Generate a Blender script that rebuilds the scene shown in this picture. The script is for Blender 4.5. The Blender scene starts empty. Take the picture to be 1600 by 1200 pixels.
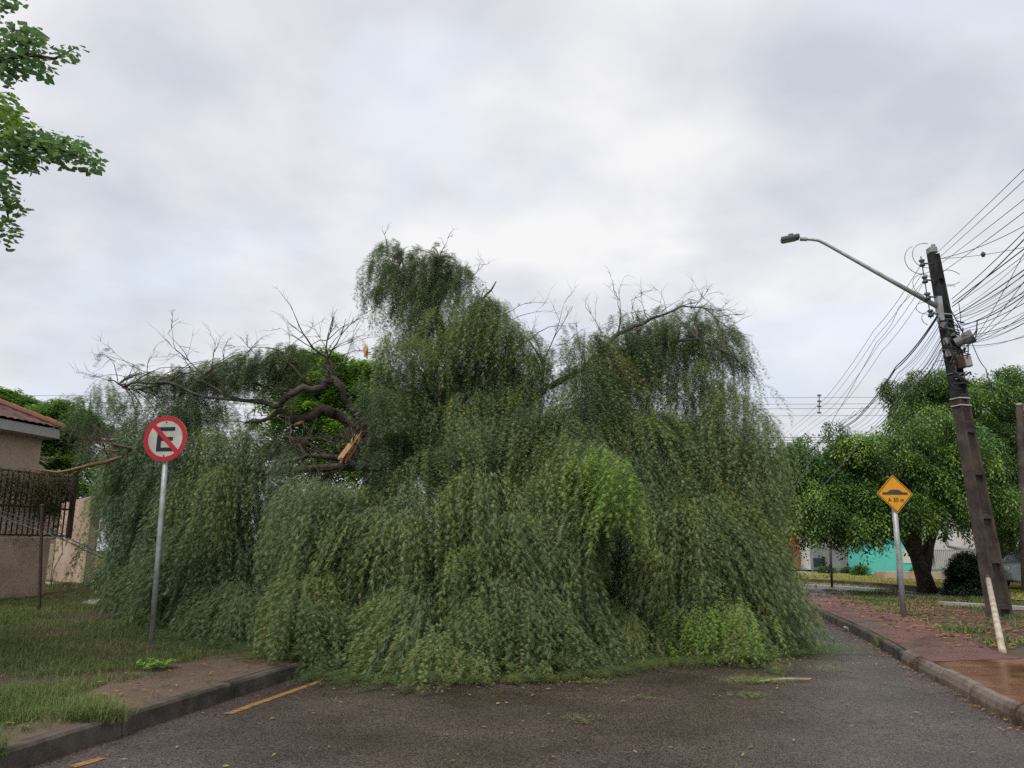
import bpy, math, random
import numpy as np
from mathutils import Vector, Matrix
from mathutils import noise as mnoise
random.seed(7); RN = np.random.default_rng(11)
S = bpy.context.scene
C = S.collection
# ------------------------------------------------------------------ camera
F = 1200.0; TH = math.radians(12.2); H = 1.45
cd = bpy.data.cameras.new('camera'); cam = bpy.data.objects.new('camera', cd); C.objects.link(cam)
cam.location = (0, 0, H); cam.rotation_euler = (math.radians(90) + TH, 0, 0)
cd.sensor_width = 36; cd.lens = 36 * F / 1600; cd.clip_start = 0.05; cd.clip_end = 3000
S.camera = cam
# ------------------------------------------------------------------ exposure
S.view_settings.view_transform = 'Standard'; S.view_settings.look = 'None'
S.view_settings.exposure = 0.77; S.view_settings.gamma = 1
S.cycles.use_denoising = False
S.cycles.max_bounces = 6; S.cycles.diffuse_bounces = 3; S.cycles.transmission_bounces = 4; S.cycles.transparent_max_bounces = 4
# ------------------------------------------------------------------ overcast sky and soft sun
SUN_EL, SUN_AZ = 60, 215
w = bpy.data.worlds.new('World'); S.world = w; w.use_nodes = True
nt = w.node_tree; N = nt.nodes; L = nt.links; N.clear()
def nd(t, **k):
    n = N.new(t)
    for a, b in k.items(): setattr(n, a, b)
    return n
out = nd('ShaderNodeOutputWorld'); bg = nd('ShaderNodeBackground'); L.new(bg.outputs[0], out.inputs[0])
sky = nd('ShaderNodeTexSky', sky_type='NISHITA', sun_disc=False)
sky.sun_elevation = math.radians(SUN_EL); sky.sun_rotation = math.radians(SUN_AZ); sky.dust_density = 3
tc = nd('ShaderNodeTexCoord'); sp = nd('ShaderNodeSeparateXYZ'); L.new(tc.outputs['Generated'], sp.inputs[0])
def wm(op, a, b, **k):
    n = nd('ShaderNodeMath', operation=op)
    for i, v in enumerate((a, b)):
        if isinstance(v, (int, float)): n.inputs[i].default_value = v
        else: L.new(v, n.inputs[i])
    return n.outputs[0]
zz = wm('ADD', wm('MAXIMUM', sp.outputs[2], 0.0), 0.28)
cx = wm('DIVIDE', sp.outputs[0], zz); cy = wm('DIVIDE', sp.outputs[1], zz)
cv = nd('ShaderNodeCombineXYZ'); L.new(cx, cv.inputs[0]); L.new(cy, cv.inputs[1]); cv.inputs[2].default_value = 14.4
def wnoise(scale, detail, rough, dist):
    n = nd('ShaderNodeTexNoise'); L.new(cv.outputs[0], n.inputs['Vector'])
    n.inputs['Scale'].default_value = scale; n.inputs['Detail'].default_value = detail
    n.inputs['Roughness'].default_value = rough; n.inputs['Distortion'].default_value = dist
    return n.outputs[0]
n1 = wnoise(1.3, 4, .45, .2); n2 = wnoise(3.4, 5, .5, .15)
mx = wm('ADD', wm('MULTIPLY', n1, .5), wm('MULTIPLY', n2, .5))
cr = nd('ShaderNodeValToRGB'); L.new(mx, cr.inputs[0])
e = cr.color_ramp.elements
e[0].position = .38; e[0].color = (3.75, 3.9, 4.25, 1)
e[1].position = .62; e[1].color = (5.9, 5.8, 5.72, 1)
m_ = e.new(.50); m_.color = (4.75, 4.83, 5.05, 1)
n3 = wnoise(2.1, 3, .5, .4); br = nd('ShaderNodeMapRange'); L.new(n3, br.inputs[0]); br.inputs[1].default_value = .50; br.inputs[2].default_value = .68; br.inputs[3].default_value = 0; br.inputs[4].default_value = .6
blu = nd('ShaderNodeMix', data_type='RGBA'); L.new(br.outputs[0], blu.inputs[0]); L.new(cr.outputs[0], blu.inputs[6]); blu.inputs[7].default_value = (4.8, 5.35, 6.35, 1)   # thin gaps showing pale blue
mixs = nd('ShaderNodeMix', data_type='RGBA'); mixs.inputs[0].default_value = .10
hz = nd('ShaderNodeMapRange'); L.new(sp.outputs[2], hz.inputs[0]); hz.inputs[1].default_value = .02; hz.inputs[2].default_value = .30; hz.inputs[3].default_value = .75; hz.inputs[4].default_value = 0
hm = nd('ShaderNodeMix', data_type='RGBA'); L.new(hz.outputs[0], hm.inputs[0]); L.new(blu.outputs[2], hm.inputs[6]); hm.inputs[7].default_value = (4.45, 4.52, 4.7, 1)   # even grey toward the horizon
L.new(hm.outputs[2], mixs.inputs[6]); L.new(sky.outputs[0], mixs.inputs[7])
L.new(mixs.outputs[2], bg.inputs[0]); bg.inputs[1].default_value = 0.1
sd = bpy.data.lights.new('sun', 'SUN'); sd.energy = 1.5; sd.angle = math.radians(25); sd.color = (1, .97, .92)
so = bpy.data.objects.new('sun', sd); C.objects.link(so)
so.rotation_euler = (math.radians(90 - SUN_EL), 0, math.radians(180 - SUN_AZ))

# ------------------------------------------------------------------ picture geometry -> world points
def ray(px, py):
    u = (px - 800) / F; v = (600 - py) / F
    return Vector((u, math.cos(TH) - v * math.sin(TH), math.sin(TH) + v * math.cos(TH)))
def G(px, py, z=0.0):
    d = ray(px, py); t = (z - H) / d.z; return Vector((d.x * t, d.y * t, z))
def P(px, py, Y):
    d = ray(px, py); t = Y / d.y; return Vector((d.x * t, Y, H + d.z * t))
SD = Vector((.227, .974, 0)).normalized(); LT = Vector((-SD.y, SD.x, 0))     # street direction, to its left
def V(px, py, P0, dr=None):
    dr = dr or SD; n = Vector((dr.y, -dr.x, 0)); d = ray(px, py); o = Vector((0, 0, H))
    return o + d * ((P0 - o).dot(n) / d.dot(n))

# ------------------------------------------------------------------ materials
def mat(name, base, rough=.8, spec=.3, noise=None, scale=5, bump=0, bscale=40, metal=0, dirt=None, dscale=1.2, wet=None):
    m = bpy.data.materials.new(name); m.use_nodes = True; t = m.node_tree; n = t.nodes; l = t.links
    b = n['Principled BSDF']; b.inputs['Roughness'].default_value = rough; b.inputs['Metallic'].default_value = metal
    b.inputs['Specular IOR Level'].default_value = spec
    co = n.new('ShaderNodeTexCoord').outputs['Object']
    col = None
    def noi(s, d=5, r=.6):
        k = n.new('ShaderNodeTexNoise'); l.new(co, k.inputs['Vector']); k.inputs['Scale'].default_value = s
        k.inputs['Detail'].default_value = d; k.inputs['Roughness'].default_value = r; return k.outputs[0]
    def ramp(src, p0, c0, p1, c1):
        r = n.new('ShaderNodeValToRGB'); l.new(src, r.inputs[0]); e = r.color_ramp.elements
        e[0].position = p0; e[0].color = (*c0, 1); e[1].position = p1; e[1].color = (*c1, 1); return r.outputs[0]
    b.inputs['Base Color'].default_value = (*base, 1)
    if noise:
        col = ramp(noi(scale), .35, base, .68, noise)
    if dirt:
        f = ramp(noi(dscale, 6, .65), .45, (0, 0, 0), .62, (1, 1, 1))
        mi = n.new('ShaderNodeMix'); mi.data_type = 'RGBA'; l.new(f, mi.inputs[0])
        if col: l.new(col, mi.inputs[6])
        else: mi.inputs[6].default_value = (*base, 1)
        mi.inputs[7].default_value = (*dirt, 1); col = mi.outputs[2]
    if col: l.new(col, b.inputs['Base Color'])
    if wet:                                   # (scale, dry roughness, wet roughness)
        f = noi(wet[0], 4, .55); r = n.new('ShaderNodeMapRange'); l.new(f, r.inputs[0])
        r.inputs[1].default_value = .4; r.inputs[2].default_value = .6; r.inputs[3].default_value = wet[1]; r.inputs[4].default_value = wet[2]
        l.new(r.outputs[0], b.inputs['Roughness'])
    if bump:
        k = n.new('ShaderNodeBump'); k.inputs['Distance'].default_value = bump; l.new(noi(bscale, 6, .7), k.inputs['Height'])
        l.new(k.outputs[0], b.inputs['Normal'])
    return m
def leafmat(name, stops, trans=.3, rough=.55):
    """leaf colour taken from the 'tone' each twig carries (young, old, dry, darkened deep in the heap), a share of light passing through"""
    m = bpy.data.materials.new(name); m.use_nodes = True; t = m.node_tree; n = t.nodes; l = t.links
    b = n['Principled BSDF']; b.inputs['Roughness'].default_value = rough; b.inputs['Specular IOR Level'].default_value = .35
    a = n.new('ShaderNodeAttribute'); a.attribute_name = 'tone'
    r = n.new('ShaderNodeValToRGB'); l.new(a.outputs['Fac'], r.inputs[0]); e = r.color_ramp.elements
    e[0].position = stops[0][0]; e[0].color = (*stops[0][1], 1); e[1].position = stops[-1][0]; e[1].color = (*stops[-1][1], 1)
    for p, c in stops[1:-1]: x = e.new(p); x.color = (*c, 1)
    l.new(r.outputs[0], b.inputs['Base Color'])
    tr = n.new('ShaderNodeBsdfTranslucent'); l.new(r.outputs[0], tr.inputs[0])
    ms = n.new('ShaderNodeMixShader'); ms.inputs[0].default_value = trans
    l.new(b.outputs[0], ms.inputs[1]); l.new(tr.outputs[0], ms.inputs[2]); l.new(ms.outputs[0], n['Material Output'].inputs[0])
    return m
M = {}
M['ground'] = mat('far earth', (.06, .075, .035), .9, .2, (.09, .10, .045), .3)
M['soil'] = mat('damp soil', (.085, .05, .034), .85, .25, (.13, .085, .055), 2.5, .03, 30, dirt=(.06, .065, .03), dscale=1.1)
M['redsoil'] = mat('red earth', (.085, .04, .03), .75, .3, (.15, .075, .052), 1.8, .04, 25, dirt=(.085, .075, .036), dscale=.9)
M['redpath'] = mat('red paving', (.15, .06, .05), .6, .35, (.20, .09, .072), 2.2, .02, 35, dirt=(.075, .036, .026), dscale=2.2, wet=(1.2, .6, .25))
M['leftpath'] = mat('earthy paving', (.12, .078, .055), .75, .3, (.16, .105, .075), 1.5, .02, 20, dirt=(.085, .06, .04), dscale=1.5, wet=(1.0, .8, .45))
M['mud'] = mat('orange mud water', (.15, .062, .028), .16, .5, (.22, .105, .055), 1.3, .006, 5, dirt=(.09, .04, .022), dscale=2.5, wet=(1.1, .35, .05))
M['lawn'] = mat('yellowing lawn', (.25, .235, .055), .9, .2, (.32, .26, .09), .8, .03, 20, dirt=(.19, .21, .05), dscale=.4)
M['kerb'] = mat('weathered concrete', (.16, .125, .10), .7, .35, (.22, .18, .145), 6, .01, 60, dirt=(.075, .042, .03), dscale=2.5)
M['kerbdark'] = mat('mossy dark concrete', (.075, .062, .05), .85, .3, (.13, .11, .09), 5, .015, 50, dirt=(.04, .035, .026), dscale=3)
M['concrete'] = mat('pale concrete', (.36, .35, .31), .85, .3, (.44, .42, .38), 4, .005, 60, dirt=(.24, .22, .18), dscale=2)
M['yellow'] = mat('worn yellow paint', (.36, .165, .03), .6, .4, (.26, .13, .04), 14, .002, 80, dirt=(.09, .065, .048), dscale=11)
M['bark'] = mat('rough grey bark', (.062, .05, .04), .9, .2, (.12, .10, .085), 9, .03, 22)
M['ficusbark'] = mat('brown bark', (.05, .036, .028), .9, .2, (.085, .062, .05), 7, .03, 18)
M['twig'] = mat('dry twig', (.07, .055, .045), .85, .2, (.11, .09, .075), 12)
M['rawwood'] = mat('splintered wood', (.50, .27, .13), .8, .2, (.62, .40, .22), 18, .01, 60)
M['stickwood'] = mat('stripped branch', (.20, .105, .06), .8, .2, (.28, .17, .10), 10, .005, 40)
M['galv'] = mat('galvanised steel', (.40, .42, .42), .5, .5, (.30, .32, .32), 9, metal=.35, dirt=(.27, .26, .23), dscale=5)
M['pvc'] = mat('pale plastic pipe', (.42, .36, .27), .6, .4, (.50, .43, .33), 6, dirt=(.27, .20, .14), dscale=4)
M['pole'] = mat('dark stained concrete', (.045, .037, .033), .9, .2, (.09, .072, .062), 4, .01, 50, dirt=(.13, .095, .075), dscale=1.3)
M['poletop'] = mat('darker concrete', (.022, .022, .024), .9, .2, (.05, .048, .047), 4, .01, 50)  # upper shaft and far pole, darker than the lower shaft
M['cable'] = mat('black cable', (.04, .04, .043), .6, .3)
M['cablegrey'] = mat('grey cable', (.10, .10, .105), .6, .3)
M['pinwire'] = mat('pale wire', (.55, .56, .55), .5, .4)
M['red'] = mat('sign red', (.50, .022, .032), .45, .4, (.42, .025, .033), 9)
M['white'] = mat('sign white', (.56, .56, .51), .45, .4, (.50, .50, .45), 7, dirt=(.44, .43, .38), dscale=4)
M['black'] = mat('sign black', (.018, .018, .022), .45, .4)
M['signyellow'] = mat('sign yellow', (.80, .36, .008), .45, .4, (.72, .33, .01), 8)
M['signblack'] = mat('sign charcoal', (.06, .05, .045), .45, .4)
M['back'] = mat('sign aluminium', (.35, .35, .35), .5, .5, metal=.5)
M['wallpink'] = mat('beige render', (.56, .42, .33), .9, .2, (.60, .46, .36), 3, .004, 60, dirt=(.45, .33, .25), dscale=1.5)
M['housewall'] = mat('tan render', (.37, .28, .215), .9, .2, (.42, .32, .25), 3, .004, 60)
M['fascia'] = mat('grey painted fascia', (.30, .29, .27), .8, .3, (.35, .34, .32), 5)
M['tiles'] = mat('clay roof tiles', (.10, .045, .038), .75, .3, (.17, .075, .055), 7, .01, 30, dirt=(.055, .035, .032), dscale=3)
M['tileedge'] = mat('orange ridge tiles', (.25, .11, .065), .8, .3, (.20, .09, .06), 8)
M['roofgrey'] = mat('grey roof sheet', (.12, .115, .115), .7, .3, (.17, .165, .16), 3)
M['rust'] = mat('rusty brown iron', (.045, .028, .022), .75, .3, (.075, .045, .033), 12)
M['teal'] = mat('turquoise render', (.10, .50, .44), .8, .3, (.12, .56, .50), 1.5)
M['tealdark'] = mat('deep turquoise base', (.10, .30, .28), .8, .3, (.08, .25, .24), 2)
M['offwhite'] = mat('off-white render', (.58, .56, .53), .85, .3, (.64, .62, .59), 2, dirt=(.48, .45, .42), dscale=.8)
M['brick'] = mat('orange clay render', (.33, .10, .05), .85, .3, (.24, .08, .045), 3)
M['gategrey'] = mat('grey gate', (.22, .22, .22), .6, .4, (.28, .28, .28), 3)
M['mint'] = mat('mint driveway', (.42, .50, .42), .7, .3, (.48, .54, .47), 1)
M['lowwall'] = mat('pinkish low wall', (.46, .34, .27), .9, .2, (.52, .42, .35), 2, dirt=(.30, .23, .18), dscale=1)
M['darkpane'] = mat('dark window glass', (.03, .035, .04), .15, .5)
M['carpaint'] = mat('grey car paint', (.23, .25, .27), .3, .5, (.26, .28, .30), 2)
M['rubber'] = mat('tyre rubber', (.015, .015, .015), .8, .2)
M['rim'] = mat('alloy rim', (.35, .35, .36), .35, .5, metal=.7)
M['lampglass'] = mat('lamp lens', (.10, .11, .12), .2, .5)
M['darkmetal'] = mat('dark lamp housing', (.07, .075, .085), .5, .4)
M['boxgrey'] = mat('weathered grey box', (.15, .15, .145), .6, .4, (.28, .28, .27), 6)
M['boxpale'] = mat('pale box', (.40, .39, .36), .6, .4, (.33, .32, .29), 6)
M['litter'] = mat('scattered leaf bits', (.30, .22, .07), .8, .2, (.18, .19, .06), 3)
M['litterbrown'] = mat('dead brown leaves', (.20, .10, .04), .8, .2, (.30, .19, .08), 3)
M['paper'] = mat('crumpled pale rubbish', (.30, .28, .26), .8, .2, (.42, .40, .37), 20)
M['tuft'] = leafmat('grass blades', [(0, (.09, .14, .035)), (.45, (.15, .19, .055)), (.75, (.23, .22, .085)), (1, (.34, .27, .14))], .3, .7)
M['lawnblade'] = leafmat('dry lawn blades', [(0, (.20, .24, .045)), (.5, (.30, .29, .065)), (1, (.42, .33, .13))], .3, .8)
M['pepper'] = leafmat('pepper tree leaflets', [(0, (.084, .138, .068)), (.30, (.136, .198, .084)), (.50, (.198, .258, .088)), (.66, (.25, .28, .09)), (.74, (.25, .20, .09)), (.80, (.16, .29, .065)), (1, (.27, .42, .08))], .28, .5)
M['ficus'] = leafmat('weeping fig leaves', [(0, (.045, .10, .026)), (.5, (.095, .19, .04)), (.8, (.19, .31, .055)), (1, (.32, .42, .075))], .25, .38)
M['bright'] = leafmat('bright leaves', [(0, (.11, .22, .04)), (.6, (.20, .36, .055)), (1, (.30, .47, .07))], .35, .5)
M['dark'] = leafmat('dark shrub leaves', [(0, (.012, .022, .014)), (1, (.03, .05, .022))], .1, .4)
M['overhang'] = leafmat('heart shaped leaves', [(0, (.08, .15, .06)), (.5, (.12, .22, .07)), (.85, (.19, .33, .06)), (1, (.34, .48, .06))], .5, .42)
M['vine'] = leafmat('dry creeper', [(0, (.05, .06, .025)), (.6, (.10, .09, .04)), (1, (.16, .12, .06))], .2, .7)

# asphalt: wet, speckled, with damp patches, fine cracks
def asphalt():
    m = mat('wet asphalt', (.05, .044, .041), .5, .45); t = m.node_tree; n = t.nodes; l = t.links; b = n['Principled BSDF']
    co = n.new('ShaderNodeTexCoord').outputs['Object']
    def noi(s, d=4, r=.6):
        k = n.new('ShaderNodeTexNoise'); l.new(co, k.inputs['Vector']); k.inputs['Scale'].default_value = s; k.inputs['Detail'].default_value = d; k.inputs['Roughness'].default_value = r; return k.outputs[0]
    def mapr(s, a, b_, c, d):
        r = n.new('ShaderNodeMapRange'); l.new(s, r.inputs[0])
        for i, v in enumerate((a, b_, c, d)): r.inputs[i + 1].default_value = v
        return r.outputs[0]
    vo = n.new('ShaderNodeTexVoronoi'); l.new(co, vo.inputs['Vector']); vo.inputs['Scale'].default_value = 95
    sc = n.new('ShaderNodeValToRGB'); l.new(vo.outputs['Color'], sc.inputs[0]); e = sc.color_ramp.elements
    e[0].position = .25; e[0].color = (.024, .019, .017, 1); e[1].position = .9; e[1].color = (.15, .122, .108, 1)
    pt = n.new('ShaderNodeMix'); pt.data_type = 'RGBA'; pt.blend_type = 'MULTIPLY'; pt.inputs[0].default_value = 1
    l.new(sc.outputs[0], pt.inputs[6]); r2 = n.new('ShaderNodeValToRGB'); l.new(noi(.7, 6), r2.inputs[0]); e = r2.color_ramp.elements
    e[0].position = .35; e[0].color = (.62, .56, .53, 1); e[1].position = .65; e[1].color = (1.2, 1.1, 1.05, 1); l.new(r2.outputs[0], pt.inputs[7])
    # cracks
    wv = n.new('ShaderNodeVectorMath'); wv.operation = 'ADD'; kk = n.new('ShaderNodeTexNoise'); l.new(co, kk.inputs['Vector']); kk.inputs['Scale'].default_value = 1.8; kk.inputs['Detail'].default_value = 6
    l.new(co, wv.inputs[0]); l.new(kk.outputs[1], wv.inputs[1])
    vc = n.new('ShaderNodeTexVoronoi'); vc.feature = 'DISTANCE_TO_EDGE'; l.new(wv.outputs[0], vc.inputs['Vector']); vc.inputs['Scale'].default_value = .55
    cf = mapr(vc.outputs[0], 0, .006, 1, 0); gate = mapr(noi(.45, 2), .44, .54, 0, .85)
    mu = n.new('ShaderNodeMath'); mu.operation = 'MULTIPLY'; l.new(cf, mu.inputs[0]); l.new(gate, mu.inputs[1])
    ck = n.new('ShaderNodeMix'); ck.data_type = 'RGBA'; l.new(mu.outputs[0], ck.inputs[0]); l.new(pt.outputs[2], ck.inputs[6]); ck.inputs[7].default_value = (.012, .01, .009, 1)
    l.new(ck.outputs[2], b.inputs['Base Color'])
    l.new(mapr(noi(.5, 5), .35, .62, .16, .42), b.inputs['Roughness'])
    bu = n.new('ShaderNodeBump'); bu.inputs['Distance'].default_value = .004; l.new(vo.outputs['Distance'], bu.inputs['Height']); l.new(bu.outputs[0], b.inputs['Normal'])
    return m
M['asphalt'] = asphalt()

# ------------------------------------------------------------------ mesh helpers
class MB:
    def __init__(s): s.v = []; s.f = []
    def add(s, vs, fs):
        o = len(s.v); s.v += [tuple(v) for v in vs]; s.f += [tuple(i + o for i in f) for f in fs]; return s
    def box(s, c, sx, sy, sz, mt=None):
        vs = [Vector((x * sx / 2, y * sy / 2, z * sz / 2)) for x in (-1, 1) for y in (-1, 1) for z in (-1, 1)]
        if mt: vs = [mt @ v for v in vs]
        return s.add([v + Vector(c) for v in vs], [(0, 1, 3, 2), (4, 6, 7, 5), (0, 4, 5, 1), (2, 3, 7, 6), (0, 2, 6, 4), (1, 5, 7, 3)])
    def beam(s, a, b, wx, wy, up=Vector((0, 0, 1))):
        a = Vector(a); b = Vector(b); d = (b - a).normalized(); r = d.cross(up)
        r = r.normalized() if r.length > 1e-4 else Vector((1, 0, 0)); u = r.cross(d)
        vs = [p + r * (x * wx / 2) + u * (y * wy / 2) for p in (a, b) for x, y in ((-1, -1), (1, -1), (1, 1), (-1, 1))]
        return s.add(vs, [(0, 3, 2, 1), (4, 5, 6, 7), (0, 1, 5, 4), (1, 2, 6, 5), (2, 3, 7, 6), (3, 0, 4, 7)])
    def tube(s, pts, rad, n=6, cap=True):
        pts = [Vector(p) for p in pts]; k = len(pts)
        if isinstance(rad, (int, float)): rad = [rad] * k
        vs = []; ref = None
        for i, p in enumerate(pts):
            d = (pts[min(i + 1, k - 1)] - pts[max(i - 1, 0)]).normalized()
            if ref is None: ref = d.orthogonal().normalized()
            ref = (ref - d * ref.dot(d)); ref = ref.normalized() if ref.length > 1e-5 else d.orthogonal().normalized()
            b = d.cross(ref)
            for j in range(n):
                a = 2 * math.pi * j / n; vs.append(p + (ref * math.cos(a) + b * math.sin(a)) * rad[i])
        fs = [(i * n + j, i * n + (j + 1) % n, (i + 1) * n + (j + 1) % n, (i + 1) * n + j) for i in range(k - 1) for j in range(n)]
        if cap: fs += [tuple(range(n - 1, -1, -1)), tuple((k - 1) * n + j for j in range(n))]
        return s.add(vs, fs)
    def prism(s, poly, d):
        """poly: list of Vectors in a plane, d: thickness vector"""
        k = len(poly); d = Vector(d)
        vs = [Vector(p) for p in poly] + [Vector(p) + d for p in poly]
        return s.add(vs, [tuple(range(k)), tuple(range(2 * k - 1, k - 1, -1))] + [(i, i + k, (i + 1) % k + k, (i + 1) % k) for i in range(k)])
    def build(s, name, m, parent=None, smooth=False, bevel=0):
        me = bpy.data.meshes.new(name); me.from_pydata(s.v, [], s.f); me.update()
        me.materials.append(M[m] if isinstance(m, str) else m)
        o = bpy.data.objects.new(name, me); C.objects.link(o)
        if parent:
            o.parent = parent; o.matrix_parent_inverse = Matrix.Translation(parent.location).inverted()
        if smooth: me.polygons.foreach_set('use_smooth', [True] * len(me.polygons))
        if bevel:
            b = o.modifiers.new('bevel', 'BEVEL'); b.width = bevel; b.segments = 2; b.limit_method = 'ANGLE'
        return o
def empty(name, loc, label, cat, group=None):
    o = bpy.data.objects.new(name, None); C.objects.link(o); o.location = loc; o.empty_display_size = .2
    o['label'] = label; o['category'] = cat
    if group: o['group'] = group
    return o
def tag(o, label, cat, group=None):
    o['label'] = label; o['category'] = cat
    if group: o['group'] = group
    return o
def struct(o): o['kind'] = 'structure'; return o
def stuff(o, label, cat): o['kind'] = 'stuff'; o['label'] = label; o['category'] = cat; return o
def lerp(tab, x):
    xs = [t[0] for t in tab]; ys = [t[1] for t in tab]; return float(np.interp(x, xs, ys))
def smooth(t): t = max(0, min(1, t)); return t * t * (3 - 2 * t)

# ------------------------------------------------------------------ ground, road, verges, kerbs
KL = [(-4.9, -3), (-3.9, 2.5), (-3.42, 5.0), (-3.2, 6.2), (-2.95, 7.4), (-2.62, 9.0), (-1.9, 12), (0, 20), (3.4, 34.5), (9.5, 60.6), (33, 160)]
KR = [(3.2, -3), (3.9, 3), (4.22, 6.7), (4.4, 7.6), (4.78, 9.1), (5.05, 10.4), (5.4, 11.6), (5.95, 13.8), (6.5, 16.4), (7.2, 19.4), (8.1, 23), (9.1, 26.5)]
kl = [(y, x) for x, y in KL]; kr = [(y, x) for x, y in KR]
MB().add([(-900, -60, -.03), (900, -60, -.03), (900, 1800, -.03), (-900, 1800, -.03)], [(0, 1, 2, 3)]).build('ground', 'ground')['kind'] = 'structure'
b = MB(); ys = [-3 + i * 1.0 for i in range(34)]; vs = []
for y in ys: vs += [(lerp(kl, y), y, 0), (lerp(kr, y), y, 0)]
b.add(vs, [(2 * i, 2 * i + 1, 2 * i + 3, 2 * i + 2) for i in range(len(ys) - 1)])
struct(b.build('road', 'asphalt'))
b = MB(); ys = [-3 + i * 3.0 for i in range(55)]; ys = [y for y in ys if y > 26]; vs = []
for y in ys: vs += [(lerp(kl, y), y, -.005), (lerp(kl, y) + 7.6, y, -.005)]
b.add(vs, [(2 * i, 2 * i + 1, 2 * i + 3, 2 * i + 2) for i in range(len(ys) - 1)])
struct(b.build('road_beyond', 'asphalt'))
def zl(x, y):
    d = lerp(kl, y) - x
    return .15 + .30 * smooth((d - 2) / 7) + .28 * smooth((y - 14.5) / 4.5) * smooth((d - 5) / 4) + (.02 * math.sin(x * 3.1 + y) * math.cos(y * 2.3) if d > .6 else 0)
b = MB(); nx, ny = 60, 110; vs = []
for j in range(ny):
    y = -3 + j * .6
    for i in range(nx):
        d = .12 + 38 * (i / (nx - 1)) ** 1.6; x = lerp(kl, y) - d; vs.append((x, y, zl(x, y) + (.003 if i == 0 else 0)))
b.add(vs, [(j * nx + i, (j + 1) * nx + i, (j + 1) * nx + i + 1, j * nx + i + 1) for j in range(ny - 1) for i in range(nx - 1)])
struct(b.build('verge', 'soil', smooth=True))
def kerb(tab, side, y0, y1, round_=False, m='kerb', name='kerb', seg=1.0):
    """one continuous row of cast kerb stones with open joints; side +1 = verge to the right"""
    b = MB(); y = y0
    rr = random.Random(3)
    while y < y1:
        e_ = min(y + seg - .015, y1); pts = [(lerp(tab, t), t) for t in (y, (y + e_) / 2, e_)]
        dz = rr.uniform(-.008, .008); dx = rr.uniform(-.012, .012)
        if round_: prof = [(0, 0), (.0, .06), (.02, .115), (.05, .15), (.09, .160), (.125, .152), (.14, .13), (.14, 0)]
        else: prof = [(0, 0), (.012, .125), (.03, .147), (.14, .15), (.14, 0)]
        vs = []
        for x, yy in pts: vs += [(x + side * (u + dx), yy, v + dz * (v > .02)) for u, v in prof]
        k = len(prof)
        fs = [(i * k + j, i * k + j + 1, (i + 1) * k + j + 1, (i + 1) * k + j) for i in range(2) for j in range(k - 1)]
        fs += [tuple(range(k)), tuple(2 * k + j for j in range(k - 1, -1, -1))]
        b.add(vs, fs); y += seg
    return struct(b.build(name, m, bevel=0))
kerb(kl, -1, -3, 40, False, 'kerbdark', 'left_kerb', 1.6)
kerb(kr, 1, -3, 10.6, True, 'kerb', 'right_kerb', 1.0)
kerb(kr, 1, 10.6, 26, False, 'kerbdark', 'right_kerb_far', 1.3)
# right-hand verge as a sheet
b = MB(); vs = []; ny = 60; nx = 34
def zr(x, y): return .148 + .012 * math.sin(x * 1.7) * math.cos(y * 1.3)
for j in range(ny):
    y = -3 + j * .95
    for i in range(nx):
        x0 = lerp(kr, y) if y < 26.5 else 9.1 + (y - 26.5) * .22
        x = x0 + .135 + 60 * (i / (nx - 1)) ** 1.7; vs.append((x, y, zr(x, y) if i else .145))
b.add(vs, [(j * nx + i, j * nx + i + 1, (j + 1) * nx + i + 1, (j + 1) * nx + i) for j in range(ny - 1) for i in range(nx - 1)])
struct(b.build('right_verge', 'redsoil', smooth=True))
def sheet(name, pix, z, m, z0=.15):
    pts = [G(px, py, z0) for px, py in pix]; pts = [Vector((p.x, p.y, z)) for p in pts]
    return struct(MB().add(pts, [tuple(range(len(pts)))]).build(name, m))
# red footpath strip by strip beside the right kerb
b = MB(); vs = []; yy = [9.6, 10.4, 11.6, 13.8, 16.4, 19.4, 23, 26.4]; wd = [1.2, 1.15, 1.3, 1.35, 1.4, 1.6, 1.8, 1.9]
for y, wdt in zip(yy, wd): x = lerp(kr, y) + .13; x -= .03; vs += [(x, y, .157), (x + wdt, y + .2, .168)]
b.add(vs, [(2 * i, 2 * i + 1, 2 * i + 3, 2 * i + 2) for i in range(len(yy) - 1)])
struct(b.build('footpath', 'redpath'))
b = MB(); vs = []; yy = [-3, 3, 6.7, 7.6, 9.1, 9.55]; wd = [7, 6, 5.2, 4.2, 2.2, 1.3]
for y, wdt in zip(yy, wd): x = lerp(kr, y) + .13; x -= .03; vs += [(x, y, .156), (x + wdt, y + .35, .164)]
b.add(vs, [(2 * i, 2 * i + 1, 2 * i + 3, 2 * i + 2) for i in range(len(yy) - 1)])
struct(b.build('muddy_puddle', 'mud'))
# earthy paving inside the left kerb
b = MB(); vs = []; yy = [4.6, 5.4, 6.2, 7.2, 8.2, 9.2, 10.2, 11.4]; wd = [.5, .55, .35, .8, 1.15, 1.25, 1.3, 1.2]
for y, wdt in zip(yy, wd):
    x = lerp(kl, y) - .11; n_ = 4
    for q in range(n_ + 1): xx = x - wdt * q / n_; vs.append((xx, y + .05 * q, (.156 if q == 0 else zl(xx, y) + .012)))
b.add(vs, [(i * 5 + j, (i + 1) * 5 + j, (i + 1) * 5 + j + 1, i * 5 + j + 1) for i in range(len(yy) - 1) for j in range(4)])
struct(b.build('left_pavement', 'leftpath'))
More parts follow.
